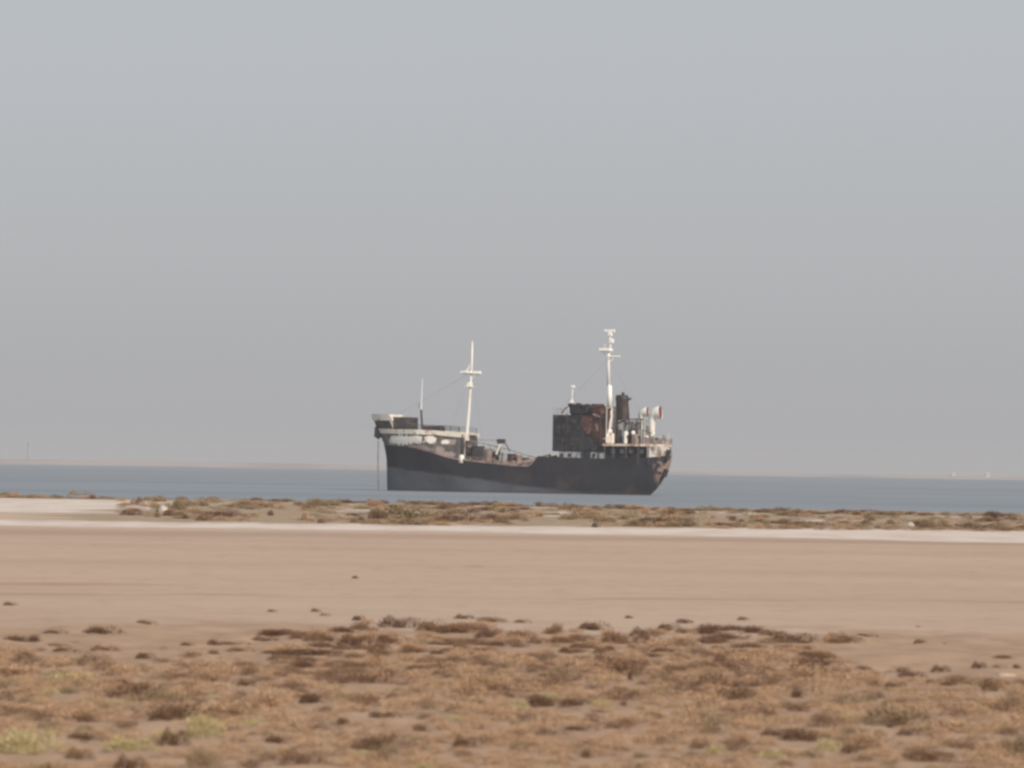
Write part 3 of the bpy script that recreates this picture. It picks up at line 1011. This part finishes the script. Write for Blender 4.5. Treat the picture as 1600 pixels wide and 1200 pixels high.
for a, b, wd, ht, m_ in ((978, 683, .6, 2.2, "white"), (994, 685, .9, 1.7, "pipe"), (949, 686, 1.5, 1.4, "cream"), (957, 684, .5, 1.8, "cream")):
    xq = PX(a, 2.9, b)
    MB().box(xq - wd / 2, xq + wd / 2, 2.4, 3.3, zb - .02, zb + ht, .15).build("deck_locker", M[m_], ship)
# davit frame
d0, d1 = P(983, 655, 2.4), P(1004, 655, 2.4)
mb = MB()
mb.tube([(d0[0], 2.4, zb), (d0[0], 2.4, d0[1]), (d1[0], 2.4, d1[1])], .15, 6)
mb.tube([(d1[0] + .3, 2.4, d1[1]), (d1[0] + .3, 2.4, zb)], .12, 6)
mb.tube([((d0[0] + d1[0]) / 2, 2.4, zb), ((d0[0] + d1[0]) / 2, 2.4, d1[1])], .10, 6)
mb.build("boat_davit", M["dark"], ship)


def cowl(px_, base_t, top_y, rad, mouth, name="cowl_vent"):
    """ventilator: white trunk, hood turned aft, red inside"""
    x, _ = P(px_, 690, base_t)
    z1 = PZ(px_, top_y, base_t)
    hd = mouth
    mb = MB()
    zc = z1 - hd                      # height of the mouth's centre
    pts = [(x, base_t, zb - .02), (x, base_t, zc - 1.0 * hd)]
    rr = [rad, rad]
    for k in range(1, 7):
        t = k / 6 * math.pi / 2
        pts.append((x - hd * 1.15 * (1 - math.cos(t)), base_t, zc - hd + hd * math.sin(t)))
        rr.append(rad + (hd - rad) * (k / 6) ** .9)
    d = (Vector(pts[-1]) - Vector(pts[-2])).normalized()
    pts.append(tuple(Vector(pts[-1]) + d * .25))
    rr.append(hd)
    mb.tube(pts, rr, 14, False)
    o = mb.build(name, M["white"], ship, True)
    e = Vector(pts[-1]) - d * .12
    MB().tube([e, e - d * .06], [hd * .93, hd * .9], 14).build("cowl_mouth", M["red"], o)
    return o


cowl(1001, .6, 636, .45, .85)
cowl(1018, 1.4, 634, .60, 1.18)
cowl(1012, -2.4, 652, .35, .55)
for a, ty, wd, dp_, ht, m_ in ((953, 1.6, .7, .8, 2.6, "white"), (960, -.5, .8, .8, 2.0, "white"), (982, 3.1, .5, .6, 1.6, "burnt_red"), (989, 2.9, .6, .7, 2.3, "white"), (999, 3.0, .5, .5, 1.5, "rusty"),
                               (1010, 2.6, .9, .8, 1.5, "white"), (1026, 2.2, .7, .8, 1.2, "burnt_red"), (1014, .2, 1.0, 1.2, 3.2, "cream"), (1031, .2, .6, .8, 1.6, "cream"), (944, 3.2, .8, .8, 1.0, "pipe")):
    xq = PX(a, ty, 688)
    mb = MB().tube([(xq, ty, zb - .02), (xq, ty, zb + ht * .7), (xq, ty, zb + ht * .72), (xq, ty, zb + ht * .9), (xq, ty, zb + ht)], [wd * .32, wd * .32, wd * .62, wd * .58, wd * .25], 10)
    mb.build("mushroom_vent", M[m_], ship, True)
for a, b, c, d, ty in ((986, 668, 1000, 660, 2.6), (1004, 672, 1016, 676, 2.9), (962, 662, 978, 656, 1.9)):
    xa_, za_ = P(a, b, ty)
    xb_, zb_ = P(c, d, ty)
    MB().tube([(xa_, ty, zb), (xa_, ty, za_), (xb_, ty, zb_), (xb_, ty, zb_ - 1.2)], .13, 6).build("pipe_run", M["rusty"], ship)
xq, zq = P(1034, 684, 1.6)
mb = MB().tube([(xq + 1.4, 2.1, zq - .1), (xq - .7, 1.4, zq - .1)], .55, 10)
mb.box(xq - .6, xq + 1.4, .8, 2.6, zb - .02, zq - .4, .1)
mb.build("mooring_winch", M["greyish"], ship)
pts = []
for i in range(16):
    t = i / 15
    x = xa + .12 + (PX(1000, 4, 690) - xa) * (1 - math.cos(math.pi * .5 * t))
    pts.append((x, half(x, 8) * .96, zb))
rail(pts[1:], 1.0, "railing", M["pipe"], 2, .04)
rail([(a, -b, c) for a, b, c in pts[1:]], 1.0, "railing", M["pipe"], 2, .04)
a0 = P(1042, 690, 0)
MB().tube([(xa + .35, 0, zb), (xa + .1, 0, zb + 1.9)], .06, 6).build("flagstaff", M["cream"], ship)

# ------------------------------------------------------------------ plants
def leaf_mat(name, c1, c2, c3):
    mt, nt, bs, out = new_mat(name)
    h = NT(nt)
    g = h.n("ShaderNodeNewGeometry")
    oi = h.n("ShaderNodeObjectInfo")
    c = h.mix(h.ramp(g.outputs["Random Per Island"], .1, .9), c1, c2)
    c = h.mix(h.math('MULTIPLY', oi.outputs["Random"], .6), c, c3)
    h.put(bs.inputs["Base Color"], c)
    bs.inputs["Roughness"].default_value = .9
    bs.inputs["Specular IOR Level"].default_value = .1
    return mt


LM = {
    "tan": leaf_mat("dry_tan_twigs", (.50, .335, .215), (.36, .235, .150), (.44, .30, .19)),
    "brown": leaf_mat("dry_brown_twigs", (.27, .165, .105), (.155, .095, .063), (.22, .14, .088)),
    "dark": leaf_mat("dark_dead_twigs", (.172, .100, .063), (.105, .062, .042), (.15, .09, .056)),
    "green": leaf_mat("yellow_green_sprigs", (.52, .43, .22), (.36, .31, .155), (.47, .40, .24)),
    "olive": leaf_mat("olive_scrub", (.30, .225, .135), (.185, .148, .09), (.34, .235, .15)),
    "rust": leaf_mat("rust_brown_scrub", (.20, .11, .075), (.11, .067, .052), (.17, .10, .068)),
}
rng = random.Random(11)


def shrub_arrays(seed, n, flat=.5, leaf=.06):
    """a twiggy cushion 1 m wide and ~0.5 m tall: many small blades through an uneven dome"""
    r = random.Random(seed)
    lobes = [(r.uniform(-.28, .28), r.uniform(-.28, .28), r.uniform(.22, .36), r.uniform(.55, 1.0)) for _ in range(5)]
    v, f = [], []
    for _ in range(n):
        lx, ly, lr, lh = r.choice(lobes)
        a, e = r.uniform(0, 2 * math.pi), math.asin(r.uniform(0.0, 1))
        k = r.uniform(.35, 1) ** .5
        d = Vector((math.cos(a) * math.cos(e), math.sin(a) * math.cos(e), math.sin(e)))
        p = Vector((lx + d.x * lr * k, ly + d.y * lr * k, .01 + d.z * flat * lh * k))
        g = (d + Vector((r.uniform(-.6, .6), r.uniform(-.6, .6), r.uniform(-.1, .7)))).normalized()
        s = g.cross(Vector((r.uniform(-1, 1), r.uniform(-1, 1), r.uniform(-1, 1)))).normalized()
        L, W = leaf * r.uniform(.7, 1.7), leaf * r.uniform(.16, .34)
        b = len(v)
        v += [p - s * W * .5, p + s * W * .5, p + g * L + s * W * .3, p + g * L - s * W * .3]
        f.append((b, b + 1, b + 2, b + 3))
    for lx, ly, lr, lh in lobes:      # stems from the root
        for q in range(3):
            t = Vector((lx + r.uniform(-.15, .15), ly + r.uniform(-.15, .15), flat * lh * r.uniform(.5, .9)))
            b = len(v)
            v += [Vector((-.012, 0, -.05)), Vector((.012, 0, -.05)), t + Vector((.006, 0, 0)), t - Vector((.006, 0, 0))]
            f.append((b, b + 1, b + 2, b + 3))
    return v, f


ARR = [shrub_arrays(100 + i, 950) for i in range(6)]
SH = {}
for kind, mat in LM.items():
    SH[kind] = []
    for i, (v, f) in enumerate(ARR):
        me = bpy.data.meshes.new(kind + "_shrub_mesh")
        me.from_pydata([tuple(a) for a in v], [], f)
        me.materials.append(mat)
        SH[kind].append(me)


def put_shrub(name, kind, p, wd, ht, label, cat, group, rz=None, dp=None):
    o = bpy.data.objects.new(name, rng.choice(SH[kind]))
    COL.objects.link(o)
    o.location = p
    o.scale = (wd, dp if dp else wd, ht / .5)
    if dp is None or abs(dp - wd) < 1e-3:
        o.rotation_euler = (0, 0, rng.uniform(0, 6.28) if rz is None else rz)
    tag(o, label, cat, group)
    return o


def at(px, py):
    p = on_ground(px, py, .3)
    for _ in range(4):
        p = on_ground(px, py, gz(p.x, p.y))
    return p


G_EDGE = "dry tufts along the edge of the bare sand"
L_EDGE = "plain dry brown tuft in the broken row where scrub meets bare sand"
G_MID = "brown shrubs in the middle of the scrub belt"
L_MID = "plain low brown shrub deep in the middle of the scrub belt"
G_NEAR = "tan shrubs in the nearest scrub"
L_NEAR = "plain low tan shrub in the nearest rows of the scrub belt"
hand = [
    # px, py, width px, height px, kind, label
    (15, 946, 24, 8, "brown", "thin brown sprig alone on bare sand at the far left edge"),
    (160, 991, 54, 16, "dark", "dark brown domed bush standing alone on sand ahead of the left scrub"),
    (227, 975, 34, 9, "brown", "flat brown tuft on bare sand with a long thin trail beside it"),
    (425, 956, 17, 6, "brown", "small faint tuft alone on bare sand left of the paired tufts"),
    (493, 956, 17, 8, "brown", "darker upper one of the paired small tufts on bare sand"),
    (508, 962, 18, 6, "olive", "paler lower one of the paired small tufts on bare sand"),
    (556, 904, 14, 6, "brown", "lone dark speck of a tuft far out on the bare flat"),
    (559, 969, 24, 10, "dark", "small dark tuft just above the scrub edge, below the ship's bow"),
    (1161, 969, 19, 8, "brown", "lone brown tuft on sand just above the right scrub edge"),
    (1305, 1001, 34, 18, "dark", "dark leaning bush at the right end of the scrub edge row"),
    (1438, 1005, 22, 9, "brown", "small hooked tuft alone on sand right of the scrub row"),
    (1435, 980, 9, 5, "tan", "tiny tan tuft alone on the bare sand at right"),
    (1476, 1006, 9, 5, "tan", "tiny tan tuft on sand next to the small hooked tuft"),
    (1530, 1044, 24, 12, "dark", "dark round tuft beside the pale salt patch at far right"),
    (1571, 1029, 42, 7, "brown", "long flat brown tuft above the pale salt patch at far right"),
    (1560, 1043, 22, 8, "olive", "yellowish tuft directly above the pale salt patch at far right"),
    (1589, 1042, 14, 9, "dark", "small dark tuft at the right edge beyond the yellowish tuft"),
    (1550, 1080, 36, 26, "brown", "rounded brown bush just below the pale salt patch"),
    (110, 1084, 32, 15, "olive", "dark olive bush low in the left half of the scrub"),
    (137, 1128, 42, 18, "brown", "brown bush between the olive bush and the left yellow-green clump"),
    (130, 1155, 74, 14, "dark", "long low dark bush right of the left yellow-green clump"),
    (255, 1129, 50, 18, "dark", "dark-based bush behind the central yellow-green clump at left"),
    (273, 1163, 46, 28, "dark", "darkest upright bush touching the smaller yellow-green clump"),
    (322, 1152, 62, 44, "green", "smaller yellow-green clump beside the darkest upright bush"),
    (40, 1178, 100, 46, "green", "large pale yellow-green clump in the bottom left corner"),
    (205, 1172, 80, 24, "green", "faint yellow-green spread between the two bright green clumps"),
    (205, 1203, 54, 26, "dark", "dark bush cut by the bottom of the view, below the faint green spread"),
    (322, 1200, 60, 38, "olive", "grey-olive bush in front of the smaller yellow-green clump"),
    (125, 1186, 44, 20, "brown", "brown bush in front of the long low dark bush"),
    (385, 1071, 30, 10, "dark", "small dark bush alone in the left middle of the scrub"),
    (575, 1069, 84, 20, "brown", "wide brown bush with dark base under the ship's bow"),
    (488, 1098, 54, 20, "dark", "dark soft bush left of the wide brown bush"),
    (727, 1168, 38, 22, "dark", "small blackish bush standing out in the nearest scrub"),
    (660, 1142, 34, 14, "brown", "pointed brown bush behind the small blackish bush"),
    (537, 1133, 20, 15, "dark", "little upright dark tuft left of the twin dark bushes"),
    (590, 1122, 26, 14, "dark", "left one of the twin dark bushes in the near scrub"),
    (612, 1121, 26, 14, "dark", "right one of the twin dark bushes in the near scrub"),
    (668, 1109, 28, 16, "olive", "dark olive tuft right of the twin dark bushes"),
    (432, 1161, 48, 16, "dark", "low dark bush beyond the grey-olive bush towards the middle"),
    (475, 1193, 74, 26, "brown", "broad grey-brown bush near the bottom below the low dark bush"),
    (665, 1204, 26, 20, "green", "small green sprig at the bottom of the view below the pointed brown bush"),
    (850, 1101, 60, 24, "dark", "larger left half of the long dark streak of bushes at centre"),
    (898, 1103, 52, 16, "dark", "flatter right half of the long dark streak of bushes at centre"),
    (975, 1102, 10, 9, "dark", "tiny dark tuft to the right of the long dark streak"),
    (905, 1141, 54, 12, "dark", "flat dark bush below the long dark streak"),
    (965, 1138, 40, 12, "brown", "flat brown bush right of the flat dark bush"),
    (918, 1184, 24, 18, "brown", "upright brown tuft in the nearest scrub at centre"),
    (1003, 1180, 32, 13, "olive", "dark olive tuft in the nearest scrub right of centre"),
    (1095, 1170, 34, 17, "brown", "brown bush beside the grey-green sprig"),
    (1120, 1178, 30, 20, "green", "grey-green sprig beside a brown bush right of centre"),
    (1255, 1157, 78, 24, "dark", "big dark sprawling bush in the near scrub at right"),
    (1212, 1149, 46, 13, "dark", "flat dark bush touching the big dark sprawling bush"),
    (1247, 1091, 26, 16, "dark", "small blackish bush in the right scrub, upper of two"),
    (1250, 1113, 36, 15, "brown", "brown bush directly below the small blackish bush at right"),
    (1295, 1172, 46, 24, "green", "yellow-green sprig right of the big dark sprawling bush"),
    (1270, 1184, 40, 18, "olive", "olive tuft in front of the big dark sprawling bush"),
    (1420, 1149, 36, 14, "rust", "reddish brown bush in the near right scrub"),
    (1391, 1137, 12, 9, "dark", "tiny dark tuft just behind the reddish brown bush"),
    (1327, 1174, 28, 14, "dark", "dark tuft below the yellow-green sprig at right"),
    (1455, 1190, 80, 26, "brown", "broad purplish brown bush in the bottom right scrub"),
    (873, 989, 30, 17, "brown", "brown bush at the scrub edge below the ship's bridge"),
    (887, 1020, 28, 14, "dark", "dark slanting tuft just below the scrub edge at centre"),
    (955, 1017, 24, 10, "dark", "dark low tuft right of the dark slanting tuft"),
    (985, 1063, 12, 15, "dark", "narrow dark upright tuft deep in the middle scrub"),
]
edge_extra = [(30, 1001, 44, 11), (56, 1003, 22, 12), (86, 988, 28, 7), (100, 1017, 26, 9), (165, 1016, 36, 9), (225, 1029, 28, 12), (292, 1009, 18, 7), (335, 1008, 20, 10), (362, 1007, 42, 8),
              (336, 1022, 20, 8), (375, 1017, 32, 9), (415, 1002, 36, 9), (452, 993, 38, 12), (540, 988, 48, 10), (515, 1002, 26, 9), (557, 1011, 48, 18), (602, 1004, 30, 15), (625, 981, 54, 18),
              (672, 987, 44, 20), (726, 967, 26, 8), (770, 972, 38, 10), (716, 991, 64, 16), (495, 1023, 74, 12), (430, 1022, 38, 9), (656, 1019, 52, 10), (716, 1036, 40, 14), (520, 1043, 28, 14),
              (560, 1041, 34, 10), (656, 1044, 44, 9), (816, 973, 20, 8), (925, 984, 46, 15), (983, 966, 12, 6), (812, 1011, 24, 9), (842, 1007, 28, 11), (908, 1011, 38, 8), (966, 1006, 50, 22),
              (1006, 993, 34, 14), (1042, 986, 34, 14), (1071, 974, 22, 9), (1112, 990, 46, 16), (1142, 1001, 44, 8), (1182, 989, 40, 12), (1040, 1019, 40, 9), (1112, 1005, 24, 8), (1240, 1003, 62, 16),
              (1205, 993, 30, 12), (1322, 1004, 22, 6), (1352, 997, 28, 6), (1265, 1033, 24, 12), (1298, 1031, 36, 10), (1425, 1057, 34, 10), (1400, 1073, 32, 9), (1484, 1071, 22, 8), (1066, 1046, 54, 12),
              (1350, 1047, 22, 9), (1470, 1050, 24, 12), (1455, 1068, 26, 9), (780, 1010, 30, 11), (748, 1003, 24, 8), (590, 1018, 26, 9), (690, 1008, 34, 8), (1150, 1073, 22, 10), (1182, 1074, 28, 8)]


def size_at(px, py, w_, h_):
    p = at(px, py)
    m_ = (p - EYE).length / FPX
    return p, w_ * m_, h_ * m_


cover = []
for px, py, w_, h_, kind, lab in hand:
    p, wm_, hm_ = size_at(px, py, w_, h_)
    p.z = gz(p.x, p.y) - .02
    nm = {"green": "green_shrub"}.get(kind, "dry_shrub")
    put_shrub(nm, kind, p, wm_ * 1.08, hm_ * 1.02, lab, "shrub", None, rz=rng.uniform(-.4, .4), dp=max(.3, wm_ * .75))
    cover.append((p.x, p.y, wm_))
count = len(hand)
for px, py, w_, h_ in edge_extra:
    p, wm_, hm_ = size_at(px, py, w_, h_)
    p.z = gz(p.x, p.y) - .02
    k = rng.choice(["brown", "dark", "dark", "rust"])
    near = py > 1030
    put_shrub("dry_shrub", k, p, wm_ * 1.35, hm_ * 1.1, L_MID if near else L_EDGE, "shrub", G_MID if near else G_EDGE, rz=rng.uniform(-.4, .4), dp=max(.3, wm_ * .7))
    cover.append((p.x, p.y, wm_))
    count += 1

er = random.Random(31)
for i in range(105):
    a = er.uniform(400, 770) if i % 2 else er.uniform(860, 1330)
    lo = lerp_tab([(400, 995), (480, 985), (560, 975), (770, 970), (860, 985), (1000, 982), (1100, 975), (1200, 985), (1330, 1000)], a)
    b = lo + 58 * er.random() ** 1.1
    w_, h_ = er.uniform(18, 60), er.uniform(7, 16)
    p, wm_, hm_ = size_at(a, b, w_, h_)
    p.z = gz(p.x, p.y) - .02
    put_shrub("dry_shrub", er.choice(["brown", "brown", "tan", "rust"]), p, wm_ * 1.2, hm_, L_EDGE, "shrub", G_EDGE, rz=er.uniform(-.4, .4), dp=max(.3, wm_ * .6))
    cover.append((p.x, p.y, wm_))
    count += 1
edge_line = [(0, 1003), (100, 1000), (200, 1014), (300, 1014), (400, 1002), (480, 1000), (560, 978), (700, 975), (860, 990), (950, 990), (1100, 985), (1200, 996), (1280, 1012), (1340, 1040), (1380, 1045), (1480, 1050),
             (1530, 1055), (1600, 1050)]
front = [(q[0], q[1], q[2], q[3]) for q in hand] + [q for q in edge_extra if q[1] < 1030]
cand = []
fill = random.Random(5)
tries = 0
while len(cand) < 1900 and tries < 90000:
    tries += 1
    y = math.sqrt(fill.uniform(44 ** 2, 104 ** 2))
    x = fill.uniform(-1, 1) * (.137 * y + 1.5)
    q = Vector((x, y, .3)) - EYE
    fwd = q.dot(FW_)
    px, py = 800 + FPX * q.dot(RIGHT) / fwd, 600 - FPX * q.dot(UP) / fwd
    ed = lerp_tab(edge_line, px)
    if py < ed + 8 or fill.random() > .12 + .88 * smooth(ed + 5, ed + 75, py): continue
    dens = .5 + .9 * noise.noise(Vector((x * .35, y * .12, 3)))
    if fill.random() > dens + .45: continue
    big = fill.random() < .25
    wd = fill.uniform(.8, 1.5) if big else fill.uniform(.35, .8)
    if any((x - a) ** 2 + ((y - b) * .6) ** 2 < (.36 * (wd + c)) ** 2 for a, b, c in cover): continue
    hp = wd * .3 * FPX / fwd
    wp = wd * FPX / fwd
    if any(abs(px - a) < c * .42 + wp * .42 and -3 < py - b < hp * 1.05 for a, b, c, d in front): continue
    t = smooth(1010, 1110, py)
    r_ = fill.random()
    kind = "tan" if r_ < .54 + .16 * t else ("brown" if r_ < .93 else "olive")
    if fill.random() < .025 * t: kind = "green"
    cand.append((y / wd, x, y, wd, wd * fill.uniform(.20, .34), kind, py))
    cover.append((x, y, wd * .8))
cand.sort()
rest = {}
for i, (_, x, y, wd, ht, kind, py) in enumerate(cand):
    p = Vector((x, y, gz(x, y) - .02))
    if count < 296:
        zone = (L_EDGE, G_EDGE) if py < 1030 else ((L_MID, G_MID) if py < 1110 else (L_NEAR, G_NEAR))
        put_shrub("dry_shrub", kind, p, wd, ht, zone[0], "shrub", zone[1])
        count += 1
    else:
        rest.setdefault(kind, []).append((p, wd, ht))
# remaining small cushions and dead twigs between them: one mass
for kind in list(rest):
    pass
vv, ff, mi = [], [], []
kinds = sorted(LM)
nA = [np.array([tuple(a) for a in v]) for v, f in ARR]
nF = [np.array(f) for v, f in ARR]
off = 0
fr = random.Random(9)


def mass(p, wd, ht, kind, part=1.0):
    global off
    k = fr.randrange(len(nA))
    a = nA[k]; f = nF[k]
    if part < 1:
        m0 = int(len(f) * part)
        f = f[:m0]; a = a[:m0 * 4]
    t = fr.uniform(0, 6.28)
    c, s = math.cos(t), math.sin(t)
    q = np.stack([(a[:, 0] * c - a[:, 1] * s) * wd + p[0], (a[:, 0] * s + a[:, 1] * c) * wd + p[1], a[:, 2] * ht / .5 + p[2]], 1)
    vv.append(q); ff.append(f + off); mi.extend([kinds.index(kind)] * len(f))
    off += len(q)


for kind, lst in rest.items():
    for p, wd, ht in lst:
        mass(p, wd, ht, kind, .62)
# fine litter of twigs and seedlings
nlit = 0
while nlit < 1500:
    y = math.sqrt(fr.uniform(44 ** 2, 104 ** 2))
    x = fr.uniform(-1, 1) * (.137 * y + 1.5)
    q = Vector((x, y, .3)) - EYE
    fwd = q.dot(FW_)
    px, py = 800 + FPX * q.dot(RIGHT) / fwd, 600 - FPX * q.dot(UP) / fwd
    if py < lerp_tab(edge_line, px) + fr.uniform(-8, 22): continue
    mass((x, y, gz(x, y) - .01), fr.uniform(.12, .34), fr.uniform(.04, .11), fr.choice(["tan", "tan", "tan", "brown"]), .22)
    nlit += 1
me = bpy.data.meshes.new("ground_cover")


def fill_mesh(me, V, F):
    me.vertices.add(len(V)); me.vertices.foreach_set("co", V.astype(np.float32).ravel())
    me.loops.add(F.size); me.loops.foreach_set("vertex_index", F.astype(np.int32).ravel())
    me.polygons.add(len(F))
    me.polygons.foreach_set("loop_start", np.arange(0, F.size, 4, dtype=np.int32))
    me.update(calc_edges=True)


fill_mesh(me, np.concatenate(vv), np.concatenate(ff))
for k in kinds: me.materials.append(LM[k])
me.polygons.foreach_set("material_index", mi)
gc = bpy.data.objects.new("ground_cover", me)
COL.objects.link(gc)
tag(gc, "mass of small dry cushions and twigs between the scrub bushes", "ground cover", kind="stuff")

# ---- shore scrub
shore = [
    (10, 777, 24, 9, "olive", "small olive bush on the shore at the far left end"),
    (125, 778, 44, 13, "olive", "round dark olive bush on the waterline above the pale salt shelf"),
    (80, 777, 22, 7, "dark", "dark flat bush on the waterline left of the round olive bush"),
    (205, 805, 34, 9, "rust", "red-brown low bush at the tip of the pale salt shelf"),
    (279, 797, 28, 22, "olive", "upright olive bush beside the white shore stone at left"),
    (265, 806, 30, 8, "rust", "brown bush just in front of the white shore stone at left"),
    (345, 807, 70, 10, "rust", "long rusty bush right of the left white shore stone"),
    (500, 791, 54, 15, "olive", "dark olive bush on the shore left of the ship's bow"),
    (590, 811, 30, 16, "dark", "dark upright bush on the salt edge below the ship's bow"),
    (640, 811, 100, 24, "olive", "widest yellow-olive bush on the shore below the bow"),
    (715, 815, 60, 14, "dark", "dark low bush at the right end of the widest yellow-olive bush"),
    (771, 811, 32, 10, "rust", "dark red bush on the shore below the middle of the ship"),
    (931, 824, 12, 12, "rust", "small red-brown tuft at the left tip of the right shore scrub"),
    (948, 814, 30, 9, "dark", "dark bush right above the small red-brown tuft on the salt edge"),
    (1025, 818, 84, 13, "dark", "long dark bush on the salt edge below the ship's stern"),
    (1135, 823, 54, 10, "rust", "long dark red bush on the salt edge right of the stern"),
    (1335, 803, 86, 9, "rust", "purplish flat bush along the waterline right of the ship"),
    (1225, 801, 44, 9, "rust", "dark reddish bush on the waterline between stern and the purplish one"),
    (1438, 823, 30, 11, "dark", "dark bush just right of the white shore stone at right"),
    (1525, 826, 86, 9, "rust", "long red bush on the salt edge near the right end"),
    (1555, 810, 30, 14, "dark", "dark bush on the waterline near the right end"),
    (1265, 821, 70, 9, "dark", "low dark bush under the pale gap in the right shore scrub"),
]
cov = []
for px, py, w_, h_, kind, lab in shore:
    p = at(px, py)
    m_ = (p - EYE).length / FPX
    p.z = gz(p.x, p.y) - .05
    put_shrub("shore_shrub", kind, p, w_ * m_ * 1.1, h_ * m_ * 1.05, lab, "shrub", None, rz=rng.uniform(-.2, .2), dp=min(9.0, max(1.5, w_ * m_ * .8)))
    cov.append((px, py))
top_line = [(0, 774), (190, 776), (300, 779), (600, 785), (1000, 795), (1300, 802), (1600, 806)]
bot_line = [(0, 778), (185, 780), (200, 806), (330, 814), (400, 816), (560, 819), (700, 821), (800, 820), (840, 813), (925, 814), (940, 822), (1100, 825), (1200, 827), (1600, 831)]
sf = random.Random(21)
G_SH = "olive shrubs of the shore scrub strip"
L_SH = "plain olive or tan shrub in the scrub strip along the shore"
k = 0
while k < 205:
    px = sf.uniform(-20, 1620)
    a, b = lerp_tab(top_line, px), lerp_tab(bot_line, px)
    py = sf.uniform(a, b + .5) if b > a else a
    if 400 < px < 480 and py > 794 and sf.random() < .75: continue
    if 1240 < px < 1290 and 808 < py < 819 and sf.random() < .8: continue
    p = at(px, py)
    m_ = (p - EYE).length / FPX
    wd = sf.uniform(12, 46) * m_
    ht = sf.uniform(5, 13) * m_
    if py < a + 5: ht *= .75
    p.z = gz(p.x, p.y) - .05
    if p.z < -.08: continue
    kind = sf.choice(["olive", "olive", "olive", "tan", "tan", "brown", "rust"])
    put_shrub("shore_shrub", kind, p, wd, ht, L_SH, "shrub", G_SH, dp=None)
    k += 1


for i in range(72):          # the dark fringe along the water's edge
    px = -10 + 1620 * (i + sf.uniform(-.4, .4)) / 71
    p = at(px, lerp_tab(top_line, px) + sf.uniform(0, 2.5))
    m_ = (p - EYE).length / FPX
    p.z = gz(p.x, p.y) - .05
    put_shrub("shore_shrub", sf.choice(["brown", "olive", "rust", "dark"]), p, sf.uniform(20, 52) * m_, sf.uniform(5, 9) * m_,
              "plain dark low shrub in the fringe right at the water's edge", "shrub", "dark fringe shrubs at the water's edge")

vv, ff, mi = [], [], []
off = 0
k = 0
while k < 760:
    px = sf.uniform(185, 1620) if k % 12 else sf.uniform(-20, 185)
    a, b = lerp_tab(top_line, px), lerp_tab(bot_line, px)
    py = sf.uniform(a, b) if k % 3 else b - abs(sf.gauss(0, 4))
    if py < a: continue
    if 400 < px < 480 and py > 794: continue
    if 1240 < px < 1290 and 808 < py < 819: continue
    if 830 < px < 925 and py > 806: continue
    p = at(px, py)
    if gz(p.x, p.y) < -.05: continue
    m_ = (p - EYE).length / FPX
    mass((p.x, p.y, gz(p.x, p.y) - .04), sf.uniform(10, 40) * m_, sf.uniform(3, 7) * m_, sf.choice(["olive", "olive", "tan", "brown"]), .4)
    k += 1
me = bpy.data.meshes.new("shore_cover")
fill_mesh(me, np.concatenate(vv), np.concatenate(ff))
for q in kinds: me.materials.append(LM[q])
me.polygons.foreach_set("material_index", mi)
sc_ = bpy.data.objects.new("shore_cover", me)
COL.objects.link(sc_)
tag(sc_, "low creeping growth between the shore shrubs", "ground cover", kind="stuff")

# ---- pale stones
sm = painted("pale_stone", (.47, .42, .375), (.40, .34, .29), .25, 3, .9, False)


sm2 = painted("salt_stained_slab", (.42, .34, .28), (.32, .24, .18), .4, 3, .9, False)


def stone(px, py, w_, h_, label, seed, mat=None):
    p = at(px, py)
    m_ = (p - EYE).length / FPX
    bm = bmesh.new()
    bmesh.ops.create_icosphere(bm, subdivisions=3, radius=1)
    for v in bm.verts:
        n_ = 1 + .35 * noise.noise(v.co * 1.3 + Vector((seed, 0, 0))) + .12 * noise.noise(v.co * 3.5 + Vector((0, seed, 0)))
        v.co *= n_
        v.co = Vector((v.co.x * w_ * m_ / 2, v.co.y * w_ * m_ * .4, v.co.z * h_ * m_ * .62 + h_ * m_ * .35))
    me = bpy.data.meshes.new("pale_stone")
    bm.to_mesh(me); bm.free()
    me.materials.append(mat or sm)
    o = bpy.data.objects.new("pale_stone", me)
    COL.objects.link(o)
    o.location = (p.x, p.y, gz(p.x, p.y) - .03)
    tag(o, label, "stone")


stone(254, 800, 14, 11, "white stone among the left shore scrub beside an upright olive bush", 1.0)
stone(1423, 824, 10, 9, "small white stone on the salt edge at right beside a dark bush", 4.0)
stone(1161, 1075, 14, 9, "pale grey stone in the scrub belt right of centre", 7.0)
stone(1570, 1056, 34, 7, "flat pale salt-stained slab in the scrub at far right", 9.0, sm2)
stone(756, 993, 12, 6, "small pinkish pale stone among edge tufts at centre", 12.0)
